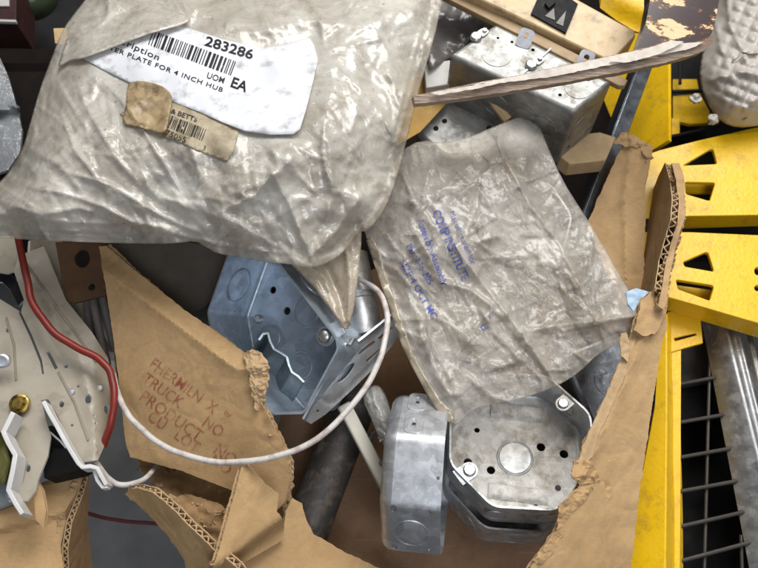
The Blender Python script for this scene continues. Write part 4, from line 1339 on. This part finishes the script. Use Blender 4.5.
flange(b1, (690, 204), (830, 199), -62, 8, 'inner_rib')
mb = MB(); sm = sheet_mesh(resample([(672, 184), (720, 184), (720, 193), (672, 192)], 4), lambda x, y: -74 + 0 * x, 5); slab(mb, sm, 0, -4); build('inner_plate', mb, m_yellow, b1, sharp=30)
B2 = [(640, 232), (690, 232), (758, 235), (830, 238), (830, 345), (758, 323), (700, 306), (640, 289)]
b2p = hplane((650, 231, -50), (758, 236, -50), (758, 322, -46))
b2 = ybeam(B2, b2p, [fillet([(683, 262), (706, 252), (708.5, 253), (714, 270), (713, 271.5), (685, 266.5)], 1.5, 2), fillet([(676, 279.5), (712, 285), (714, 287), (710, 300), (708, 300), (678, 289)], 1.5, 2), circ(757.5, 271, 3, 14, 4), circ(757.5, 288, 3, 14, 3)], 60, 'lower yellow steel beam with wedge cutouts and a sloping bottom edge')
flange(b2, (640, 289), (830, 345), -52, 30)
mb = MB(); sm = sheet_mesh(resample([(668, 284), (725, 292), (725, 300), (668, 292)], 4), lambda x, y: -72 + 0 * x, 5); slab(mb, sm, 0, -4); build('inner_plate', mb, m_yellow, b2, sharp=30)

rack = empty('yellow_rack', Matrix.Translation(Q(660, 480, -400)), 'yellow steel rack post and panels beside the torn carton side', 'rack')
sm = sheet_mesh([(590, 640), (640, 480), (655, 400), (660, 320), (667, 312), (667.4, 400), (666.5, 500), (665, 640)], hplane((667, 320, -64), (665, 560, -60), (630, 560, -78)), 14); mb = MB(); slab(mb, sm, 0, -60); build('post', mb, m_yellow, rack, sharp=30, bevel=1.5)
mb = MB()
sm = sheet_mesh([(671, 345), (681, 344), (680.5, 480), (679, 640), (669.5, 640), (670.5, 480)], lambda x, y: -84 + 0 * x, 10); slab(mb, sm, 0, -4)
build('flange', mb, m_yellow, rack, sharp=30)
sm = sheet_mesh(resample([(667, 312), (700, 309), (703, 343), (692, 346), (668, 353)], 4), lambda x, y: -82 + 0 * x, 5, [[(674, 338), (696, 333), (697, 335), (675, 341)]]); mb = MB(); slab(mb, sm, 0, -4); build('bracket', mb, m_yellow, rack, sharp=30, bevel=.6)
# side panel above, tilted steeply so that it turns dark
sm = sheet_mesh([(585, 20), (620, 30), (668, 30), (668.5, 140), (640, 158), (618, 166), (612, 120), (600, 90)], hplane((668, 60, -62), (668, 140, -62), (600, 100, -150)), 12); mb = MB(); slab(mb, sm, 0, -5); build('side_panel', mb, m_yellow, rack, sharp=30)
sm = sheet_mesh([(596, -40), (648, -40), (652, 24), (645, 34), (634, 31), (616, 20), (600, 8)], lambda x, y: 20 - .35 * (y - 0) - 8 * smooth(-14, 14, (y - 6) - (x - 610) * .45), 4); mb = MB(); slab(mb, sm, 0, -5); build('top_panel', mb, m_yellow, rack, sharp=30)
sm = sheet_mesh([(640, -60), (960, -60), (960, 420), (660, 420)], lambda x, y: -165 + 0 * x, 30); mb = MB(); slab(mb, sm, 0, -5); build('shade_backing', mb, m_black, rack, sharp=30)  # black sheet added behind the beams so their gaps stay dark
for P_, h_ in (([(673, 79), (697, 79), (699, 89), (673, 90)], -120), ([(673, 96), (700, 93), (710, 112), (708, 123), (690, 124), (673, 120)], -128), ([(670, 118), (680, 118), (680, 134), (670, 135)], -110)):
    sm = sheet_mesh(resample(P_, 4), lambda x, y: h_ + 0 * x, 6); mb = MB(); slab(mb, sm, 0, -6); build('step_plate', mb, m_yellow, rack, sharp=30, bevel=.8)
mb = MB()
for a, b in (((670, 60), (670, 138)), ((672, 92), (712, 91)), ((670, 137), (720, 126)), ((680, 60), (680, 84))):
    mb.tube([Q(*a, -104), Q(*b, -104)], 2.2, 8)
build('black_trim', mb, m_black, rack)
# wire mesh
mb = MB()
for (a, b) in (((660, 388), (722, 376)), ((660, 426), (730, 413.5)), ((660, 461), (738, 447)), ((660, 495), (742, 480)), ((660, 531), (748, 511)), ((660, 566.5), (755, 541)), ((660, 605), (765, 570))):
    mb.tube([Q(*a, -106), Q(*b, -106)], 2.1, 10)
for (a, b) in (((710, 350), (702.5, 640)), ((741, 535), (744, 640))):
    mb.tube([Q(*a, -111), Q(*b, -111)], 1.8, 10)
build('wire_mesh', mb, m_wirem, label='dark wire mesh shelf beside the yellow rack post', cat='wire mesh')
sm = sheet_mesh(resample([(672, 335), (760, 335), (790, 640), (640, 640), (660, 400)], 12), lambda x, y: -250 + 40 * N1(x / 40, y / 50) + crumple(x, y, 60, 4) * 40, 9); mb = MB(); slab(mb, sm, 0, -6)
build('dark_cloth', mb, m_cloth, sharp=0, label='dark crumpled cloth lying below the wire mesh', cat='cloth')
m_carddk = plain('grey_card', (.075, .066, .058), (.055, .05, .045), rough=.8)
sm = sheet_mesh(resample([(676, 344), (706, 338), (712, 380), (676, 386)], 6), lambda x, y: -150 + 0 * x, 8); mb = MB(); slab(mb, sm, 0, -40); build('grey_box', mb, m_carddk, sharp=30, bevel=1, label='small dull grey box behind the wire mesh under the yellow bracket', cat='box')
# steel angle at the far right
an = [(699, 300), (712, 300), (726, 306), (750, 306), (800, 330), (800, 640), (765, 640), (749, 566), (731, 480), (715, 392)]
def an_h(x, y):
    c = 724 + (y - 316) * .25
    u = (x - c)
    return -88 + np.where(u < 0, u * 1.1, 0) + 5 * np.exp(-((u - 12) / 3.5) ** 2) + 3 * np.exp(-((u - 21) / 2.5) ** 2) - .4 * np.maximum(u, 0)
mb = MB(); L = []
for v in np.linspace(0, 1, 30):
    y = 296 + 350 * v; c = 724 + (y - 316) * .25; le = 700 + (y - 313) * .193
    prof = [(le, -112), (le, -108), (c - 3, -89)] + [(c + u, -88 + 4.5 * math.exp(-((u - 11) / 4) ** 2) + 3 * math.exp(-((u - 23) / 3) ** 2) - .35 * max(u, 0)) for u in np.linspace(0, 70, 50)] + [(c + 70, -118)]
    L.append([Q(x, y, hh) for x, hh in prof])
mb.loops(L, cap0=True, cap1=True)
build('angle_bar', mb, m_steelbar, sharp=40, label='wide bare steel angle bar at the right edge, under the lower yellow beam', cat='steel bar')

# foam wrapped package
FW = [(722, -50), (718, -5), (713, 22), (706, 42), (701, 58), (699, 76), (703, 94), (711, 110), (722, 123), (738, 128), (758, 126), (840, 116), (840, -50)]
FW = rounded(FW, 1)
def fw_h(x, y):
    d, _ = seg_dist(x, y, FW + [FW[0]])
    a = (x * .92 + y * .39) / 12.5; b = (-x * .39 + y * .92) / 11.5
    q = np.abs(np.sin(PI * a)) ** .6 * np.abs(np.sin(PI * b)) ** .6
    f = 0
    for pts, am, w in [([(727, -5), (730, 25), (742, 50), (748, 65)], 5, 2), ([(716, 25), (722, 50), (728, 60)], 4, 2), ([(712, 80), (740, 72), (758, 74)], 6, 3), ([(745, 108), (758, 98), (770, 92)], 5, 2.5)]:
        dd, _ = seg_dist(x, y, pts); f = f + am * np.exp(-dd / w)
    return -38 + 56 * (1 - np.exp(-d / 26)) + 5.0 * q * smooth(4, 20, d) + f + crumple(x, y, 40, 9) * 4
sm = sheet_mesh(resample(FW, 2.5), fw_h, 2.4); A = sm[4]; dd, _ = seg_dist(A[:, 0], A[:, 1], FW + [FW[0]]); mb = MB(); slab(mb, sm, 0, -(2 + 40 * (1 - np.exp(-dd / 30))))
fw = build('wrapped_package', mb, m_wrapf, sharp=0, label='package wrapped in grey quilted foam film at the upper right', cat='package')
for (px, py) in ((696, 98), (713, 119)):
    sm = sheet_mesh(resample(ragged(circ(px, py, 6, 14, 4.5), 3, 4, px), 1.5), lambda x, y: -26 + 8 * N2(x / 4, y / 4) + 8 - .3 * ((x - px) ** 2 + (y - py) ** 2) * .4, 1.6); mb = MB(); slab(mb, sm, 0, -3); build('film_tuft', mb, m_wrapf, fw, sharp=0)

# ================================================================== beige housing on the left
PLT = [(-30, 300), (0, 299), (21, 312), (24, 300), (14, 272), (18, 256), (44, 246), (66, 300), (92, 332), (108, 358), (114, 384), (112, 404), (107, 430), (104, 447), (98, 460), (84, 462), (70, 440), (58, 416), (48, 399), (41, 400), (46, 420), (51, 436), (48, 455), (38, 480), (36, 490), (28, 500), (20, 502), (12, 480), (15, 452), (8, 436), (-2, 430), (-30, 440)]
plp = hplane((0, 300, -42), (110, 390, -46), (40, 480, -26))
def pl_h(x, y):
    d, _ = seg_dist(x, y, [(60, 300), (85, 380), (98, 455)])
    return plp(x, y) - 14 * smooth(92, 116, x) + 2.5 * np.exp(-d / 4) + 1.5 * N1(x / 40, y / 40)
hol = [circ(88, 398.5, 4.2, 16, 5), circ(61.5, 404, 2.6, 12, 3.4), circ(94, 416, 1.8, 10), [(18, 311), (20, 310.5), (32, 335), (42, 360), (44, 374), (42, 374), (40, 362), (30, 337)], circ(107, 409, 3, 12, 5), circ(96, 423, 1.6, 10), circ(72, 425, 1.4, 10), circ(66, 366, 2.2, 12), circ(8, 330, 2.6, 12), circ(78, 386, 1.5, 10), circ(28, 468, 2.6, 12, 4), [(46, 352), (49, 350.5), (58, 368), (55, 369.5)]]
sm = sheet_mesh(resample(PLT, 3.5), pl_h, 5, hol); mb = MB(); slab(mb, sm, 0, -4, 0, 1)
hou = build('metal_housing', mb, [m_beige, m_beige_e], sharp=30, bevel=.6, label='beige painted metal housing with bent edges whitened as if lit at the left', cat='housing')
def strip(nm, path, h, w, dep, mat, parent):
    """folded metal strip standing on edge along a photo path"""
    pts = resample(path, 3, closed=False); n = len(pts); L = []
    hs = np.interp(np.linspace(0, 1, n), np.linspace(0, 1, len(h)), h)
    for i, (x, y) in enumerate(pts):
        a = pts[max(i - 1, 0)]; b = pts[min(i + 1, n - 1)]
        d = Vector((b[0] - a[0], b[1] - a[1])).normalized(); nn = Vector((-d.y, d.x)) * w / 2
        p = Q(x + nn.x, y + nn.y, hs[i]); q = Q(x - nn.x, y - nn.y, hs[i])
        L.append([p, q, q - up * dep, p - up * dep])
    k = MB(); k.loops(L, cap0=True, cap1=True)
    return build(nm, k, mat, parent, sharp=30, bevel=.7)
strip('bent_edge', [(43, 401), (49, 413), (56, 425), (63, 438), (70, 450), (78, 463), (82, 467), (90, 466), (97, 468), (101, 476), (106, 485)], (-14, -14, -12, -16, -22), 4.4, 16, m_beige_e, hou)
strip('bent_edge', [(13, 412), (7, 424), (3, 432), (8, 443), (15, 455), (12, 472), (8, 490), (15, 503), (22, 514)], (-2, -2, 0, -4, -8), 5.0, 20, m_beige_e, hou)
strip('lug', [(94, 470), (97, 480), (102, 487), (107, 486)], (-24, -24), 4, 10, m_beige_e, hou)
strip('back_edge', [(47, 430), (60, 441), (66, 448)], (-48, -52), 2, 6, m_beige_e, hou)
for pth in ([(26, 264), (46, 292), (70, 326), (96, 362)], [(6, 318), (14, 345), (16, 380)], [(58, 372), (74, 402), (88, 440)]):
    L = []
    for (x, y) in resample(pth, 3, closed=False):
        hh = float(pl_h(x, y)); L.append([Q(x - 1.6, y + 1, hh - .5), Q(x - .6, y + .4, hh + 1.6), Q(x + .6, y - .4, hh + 1.6), Q(x + 1.6, y - 1, hh - .5)])
    k = MB(); k.loops(L, cap0=True, cap1=True); build('pressed_rib', k, m_beige, hou, sharp=60)
for (x, y) in ((72, 392), (100, 388)):
    k = MB(); k.lathe([(3.4, -1), (3.4, 1.2), (2.4, 2.2), (0, 2.5)], 16, M=frame(Q(x, y, float(pl_h(x, y))), cdir(.1, .25, 1), AX)); build('rivet', k, m_galv_b, hou, sharp=35)
# upper plates of the housing
card2 = lambda nm, P_, hf, t=4, mat=m_beige, st=6: build(nm, slab(MB(), sheet_mesh(resample(P_, 4), hf, st), 0, -t, 0, 1), [mat, m_beige_e], hou, sharp=30, bevel=.5)
card2('top_plate', [(-30, 236), (20, 236), (28, 262), (14, 272), (8, 274), (-30, 268)], hplane((0, 240, -40), (20, 240, -46), (0, 270, -48)))
card2('gap_shade', [(-30, 268), (8, 272), (20, 284), (24, 300), (18, 306), (10, 290), (2, 282), (-30, 282)], lambda x, y: -64 + 0 * x, 4, m_black)  # black plate paints the shade of an L-shaped gap
card2('inner_plate', [(30, 240), (62, 240), (68, 262), (46, 290), (36, 300), (28, 270)], hplane((35, 245, -60), (60, 250, -84), (45, 290, -66)))
card2('back_plate', [(40, 270), (70, 255), (84, 300), (110, 345), (108, 365), (66, 330)], hplane((45, 280, -100), (70, 255, -120), (105, 350, -90)))
k = MB(); p = Q(20, 404, -26); W = frame(p, cdir(.1, .2, 1), AX)
k.lathe([(9.5, -2), (9.5, 2.5), (8, 3.5), (5.8, 3.5), (5.4, 7), (4.4, 8), (0, 8)], 26, M=W); build('screw', k, m_gold, hou, sharp=35)
k = MB(); p = Q(3, 361, -16); k.lathe([(7, -2), (7, 4), (5, 5), (4.5, 2), (0, 2)], 20, M=frame(p, cdir(.2, .1, 1), AX)); build('bushing', k, m_galv_b, hou, sharp=35)
sm = sheet_mesh(resample([(40, 428), (52, 425), (60, 440), (72, 452), (84, 466), (78, 470), (60, 474), (44, 478)], 4), lambda x, y: -60 + 6 * smooth(-1, 1, y - 450 - (x - 50) * -.3), 4); mb = MB(); slab(mb, sm, 0, -30); build('terminal_block', mb, m_black, hou, sharp=30, bevel=.8)
sm = sheet_mesh(resample([(-30, 440), (2, 436), (12, 456), (8, 480), (14, 502), (-30, 520)], 4), lambda x, y: -60 + 0 * x, 6); mb = MB(); slab(mb, sm, 0, -10)
build('clear_cover', mb, m_grey, hou, sharp=0)
sm = sheet_mesh(resample([(-12, 432), (1, 430), (6, 446), (10, 462), (4, 484), (-12, 480)], 4), lambda x, y: -44 + 0 * x, 6); mb = MB(); slab(mb, sm, 0, -4)
build('green_film', mb, plain('olive_card', (.16, .15, .03), rough=.5), hou, sharp=0)
# wires
def wire(nm, pts, r, mat, label, cat='wire', lift=0):
    P_ = [Q(x, y, h) for x, y, h in pts]
    out = []
    n = len(P_)
    for i in range(n - 1):
        p0, p1, p2, p3 = P_[max(i - 1, 0)], P_[i], P_[i + 1], P_[min(i + 2, n - 1)]
        for j in range(6):
            t = j / 6
            out.append(.5 * ((2 * p1) + (p2 - p0) * t + (2 * p0 - 5 * p1 + 4 * p2 - p3) * t * t + (3 * p1 - p0 - 3 * p2 + p3) * t ** 3))
    out.append(P_[-1])
    out = [q + Vector((float(N1(i * .21, r)), float(N2(i * .21, r)), float(N3(i * .19, r)))) * 1.0 for i, q in enumerate(out)]
    k = MB(); k.tube(out, r, 14)
    return build(nm, k, mat, sharp=60, label=label, cat=cat)
wire('red_wire', [(15, 225, 2), (21, 252, -6), (27, 278, -8), (31, 298, -10), (41, 317, -12), (58, 336, -16), (78, 348, -20), (97, 358, -24), (108, 369, -26), (113, 385, -28), (114, 405, -30), (110, 425, -36), (104, 446, -50)], 3.7, m_redw, 'thick red insulated wire curving over the beige housing')
wire('white_wire', [(112, 330, -110), (113, 360, -84), (116, 386, -46), (124, 408, -24), (138, 425, -18), (158, 442, -14), (185, 455, -8), (212, 461, -2), (240, 462, 4), (268, 458, 10), (297, 450, 14), (325, 433, 16), (350, 407, 18), (370, 380, 18), (382, 352, 18), (387, 325, 14), (384, 302, 6), (374, 287, -4), (356, 278, -20)], 2.8, m_white, 'long white insulated wire looping across the stamped flap and blue box')
wire('white_wire', [(96, 462, -60), (106, 476, -62), (118, 484, -70), (132, 484, -78), (146, 478, -90), (156, 466, -104)], 2.7, m_white, 'short end of white wire under the stamped flap, left of the torn tongue')
wire('red_cable', [(50, 496, -240), (80, 510, -240), (105, 518, -240), (135, 522, -240), (165, 524, -240), (200, 523, -240)], 2.2, plain('dull_red_cable', (.16, .03, .035), rough=.5), 'thin dark red cable lying low across the bare floor', 'cable')
for i, pts in enumerate(([(92, 296, -74), (98, 325, -80), (104, 352, -86), (112, 380, -90)], [(101, 292, -80), (108, 322, -86), (114, 350, -92), (118, 378, -96)], [(86, 300, -86), (90, 330, -90), (98, 356, -94), (104, 380, -100)])):
    wire('grey_cable', pts, 4.2, m_lead, 'grey cable hanging below the brown drilled plate', 'cable')['group'] = 'grey cables under the brown plate'
# brown drilled plate
sm = sheet_mesh(resample([(55, 242), (106, 242), (113, 291), (106, 295), (74, 303), (67, 301), (62, 280)], 3), hplane((57, 245, -46), (108, 245, -40), (75, 302, -56)), 4, [circ(82, 258.5, 7.6, 20, 9), circ(91.5, 287, 3.4, 14)]); mb = MB(); slab(mb, sm, 0, -5)
bpn = build('drilled_plate', mb, m_brown, sharp=30, bevel=.7, label='brown steel plate with one large and one small hole under the large bag', cat='steel plate')
k = MB(); k.lathe([(6, -1), (6, 1.2), (5, 1.8), (0, 1.8)], 20, M=frame(Q(106, 284, -48), cdir(.1, .3, 1), AX)); build('rivet', k, m_brown, bpn, sharp=35)

# ================================================================== odds and ends in the carton
sm = sheet_mesh(resample([(96, 236), (150, 236), (236, 250), (226, 276), (206, 306), (190, 316), (160, 300), (128, 276)], 6), hplane((110, 240, -62), (230, 250, -50), (190, 310, -80)), 8); mb = MB(); slab(mb, sm, 0, -3)
build('dark_plate', mb, plain('grey_brown_sheet', (.13, .115, .09), (.10, .085, .065), rough=.5, metal=.3), sharp=30, label='dull grey brown metal sheet in the gap behind the stamped flap', cat='metal sheet')
mb = MB(); mb.tube([Q(296, 560, -128), Q(318, 500, -118), Q(345, 430, -112), Q(360, 390, -110)], 23, 36)
mb.v = mb.v
build('dark_pipe', mb, plain('dark_pvc', (.045, .04, .036), (.03, .027, .024), rough=.5, dirt=(.15, .11, .08), dscale=.05, dthr=(.48, .66)), sharp=60, label='dark grey pipe lying under the blue zinc box', cat='pipe')
mb = MB(); p0, p1 = Q(344, 404, -62), Q(392, 492, -86); W = frame(p0, cdir(.25, .2, 1), p1 - p0); L = (p1 - p0).length
mb.box((0, -7, -9), (L, 7, 0), M=W)
build('ivory_strip', mb, m_ivory, sharp=30, bevel=2, label='ivory plastic strip between the pipe and the box standing on its side', cat='plastic strip')
SB = rounded([(368, 388), (376, 384), (384, 390), (391, 408), (394, 430), (392, 446), (386, 448), (378, 436), (370, 416), (362, 400)], 1)
def sb_h(x, y):
    d, _ = seg_dist(x, y, SB + [SB[0]]); return -60 + 16 * (1 - np.exp(-d / 6)) + crumple(x, y, 8, 4, 2.5, 1.2) * 7
sm = sheet_mesh(resample(SB, 1.5), sb_h, 1.6); A = sm[4]; dd, _ = seg_dist(A[:, 0], A[:, 1], SB + [SB[0]]); mb = MB(); slab(mb, sm, 0, -(1.5 + 14 * (1 - np.exp(-dd / 6))))
build('plastic_bag', mb, m_clear, sharp=0, label='tiny clear plastic pouch left of the box standing on its side', cat='plastic bag')
k = MB(); k.tube([Q(374, 396, -68), Q(388, 440, -68)], 5, 12)
for j in range(12):
    t = j / 12; k.ring(5, .7, 16, M=frame(Q(374 + 14 * t, 396 + 44 * t, -68), Q(388, 440, -68) - Q(374, 396, -68), AX))
build('bolt', k, m_galv, sharp=40, label='threaded bolt sealed inside the tiny clear pouch', cat='bolt')
mb = MB(); mb.ring(17, 3, 30, M=frame(Q(380, 446, -84), cdir(-.7, .2, .7), AU)); build('conduit_ring', mb, m_galv_d, label='steel ring partly hidden by the box standing on its side', cat='ring')
sm = sheet_mesh(resample([(626, 292), (636, 288), (650, 292), (640, 300), (634, 312), (628, 304)], 2), lambda x, y: 8 + 3 * N2(x / 6, y / 6), 3); mb = MB(); slab(mb, sm, 0, -3)
build('plastic_clip', mb, m_bluep, sharp=40, label='pale blue plastic clip at the right corner of the smaller bag', cat='clip')

# ================================================================== dark clutter at the upper left
def slabthing(nm, P_, hf, t, mat, label, cat, st=10, bv=1.5):
    return build(nm, slab(MB(), sheet_mesh(resample(P_, 6), hf, st), 0, -t), mat, sharp=30, bevel=bv, label=label, cat=cat)
mc = slabthing('machine_case', [(-60, -60), (17, -60), (16, 21), (8, 22), (-60, 19)], lambda x, y: -40 + 0 * x, 60, m_darkred, 'dark maroon machine case in the upper left corner', 'machine case')
sm = sheet_mesh([(-10, -10), (9, -10), (9, 6), (-10, 6)], lambda x, y: -37.5 + 0 * x, 8); build('plate', slab(MB(), sm, 0, -2), m_wlabel, mc, sharp=30)
sm = sheet_mesh([(-20, 18.5), (16, 20), (16, 22), (-20, 21)], lambda x, y: -38 + 0 * x, 4); build('rim', slab(MB(), sm, 0, -4), m_wlabel, mc, sharp=30)
mb = MB(); mb.lathe([(22, 0), (34, 12), (38, 26), (36, 40), (26, 50), (12, 54), (0, 55)], 36, M=frame(Q(38, 6, -120), cdir(0, .3, 1), AX)); build('green_pot', mb, m_green, sharp=60, label='dark green round pot behind the large bag', cat='pot')
slabthing('dark_case', [(-60, 46), (64, 50), (60, 70), (46, 150), (-60, 150)], lambda x, y: -70 - 10 * smooth(62, 66, y), 60, m_dark, 'black brown case beside the large bag, below the green pot', 'case')
slabthing('black_crate', [(-80, -80), (130, -80), (110, 60), (-80, 60)], lambda x, y: -190 + 0 * x, 60, m_black, 'black crate under the green pot and maroon case', 'crate', 20)
tr = build('plastic_tray', slab(MB(), sheet_mesh(resample([(-40, 60), (0, 58), (8, 76), (16, 104), (22, 130), (20, 152), (8, 170), (-40, 186)], 4), lambda x, y: -40 + 10 * smooth(3, 0, np.abs(y - 108 + (x - 10) * .15)) - 8 * smooth(108, 112, y), 5), 0, -4), m_grey, sharp=30, label='grey translucent plastic tray at the left edge beside the large bag', cat='tray')
card('card_corner', [(53, 29), (64, 29), (66, 44), (55, 42)], lambda x, y: -8 + 0 * x, 3, parent=c2) if False else None
sm = sheet_mesh([(53.5, 28.5), (66, 28), (68, 46), (55, 43)], lambda x, y: 6 + 0 * x, 4); build('card_scrap', slab(MB(), sm, 0, -5), m_kraft_e, sharp=30, label='corner of pale card peeping out left of the large bag', cat='card')
mb = MB(); sm = sheet_mesh([(-200, -200), (960, -200), (960, 330), (-200, 250)], lambda x, y: -330 + 0 * x, 60); slab(mb, sm, 0, -60)  # filler sheet, added so openings between things read as deep shade
build('dark_filler', mb, m_dark, sharp=30, label='dark sheet added below the clutter to paint the gaps as shade', cat='board')

# ================================================================== camera and light
cam = bpy.data.cameras.new('camera'); co = bpy.data.objects.new('camera', cam); COL.objects.link(co)
co.location = CAM * S; co.rotation_euler = (TH, 0, 0)
cam.sensor_width = 36; cam.lens = 36 * D / 758; cam.clip_start = .01; cam.clip_end = 50
cam.dof.use_dof = True; cam.dof.focus_distance = D * .97 * S; cam.dof.aperture_fstop = 9
scene.camera = co

w = bpy.data.worlds.new('World'); scene.world = w; w.use_nodes = True
bg = w.node_tree.nodes['Background']; bg.inputs[0].default_value = (.95, .97, 1, 1); bg.inputs[1].default_value = .13


def lamp(nm, loc, target, size, size_y, power, col):
    l = bpy.data.lights.new(nm, 'AREA'); l.shape = 'RECTANGLE'; l.size = size; l.size_y = size_y; l.energy = power; l.color = col
    o = bpy.data.objects.new(nm, l); COL.objects.link(o); o.location = loc
    o.rotation_euler = (Vector(target) - Vector(loc)).to_track_quat('-Z', 'Y').to_euler(); return o


lamp('key_fill_light', (.3, .8, 1.2), (0, 0, 0), 1.0, .8, 25, (1, .985, .96))
lamp('glint_strip', (-.75, .95, 1.4), (0, 0, 0), .06, 1.3, 4, (1, .97, .92))  # strip lamp added for crisp glints on the plastic
lamp('glint_strip', (.8, .1, 1.4), (0, 0, 0), .06, 1.3, 4, (1, .97, .92))  # second added strip, more glints from the other side
lamp('key_fill_light', (.25, -.9, 1.3), (0, 0, 0),   .5, .5, 7.5, (.86, .90, 1))  # cool fill added to lighten the metal boxes and the bag's lower slope

scene.view_settings.view_transform = 'Standard'; scene.view_settings.look = 'None'; scene.view_settings.gamma = 1; scene.view_settings.exposure = 0
scene.render.engine = 'CYCLES'
scene.cycles.max_bounces = 10; scene.cycles.transparent_max_bounces = 16
scene.cycles.use_denoising = True
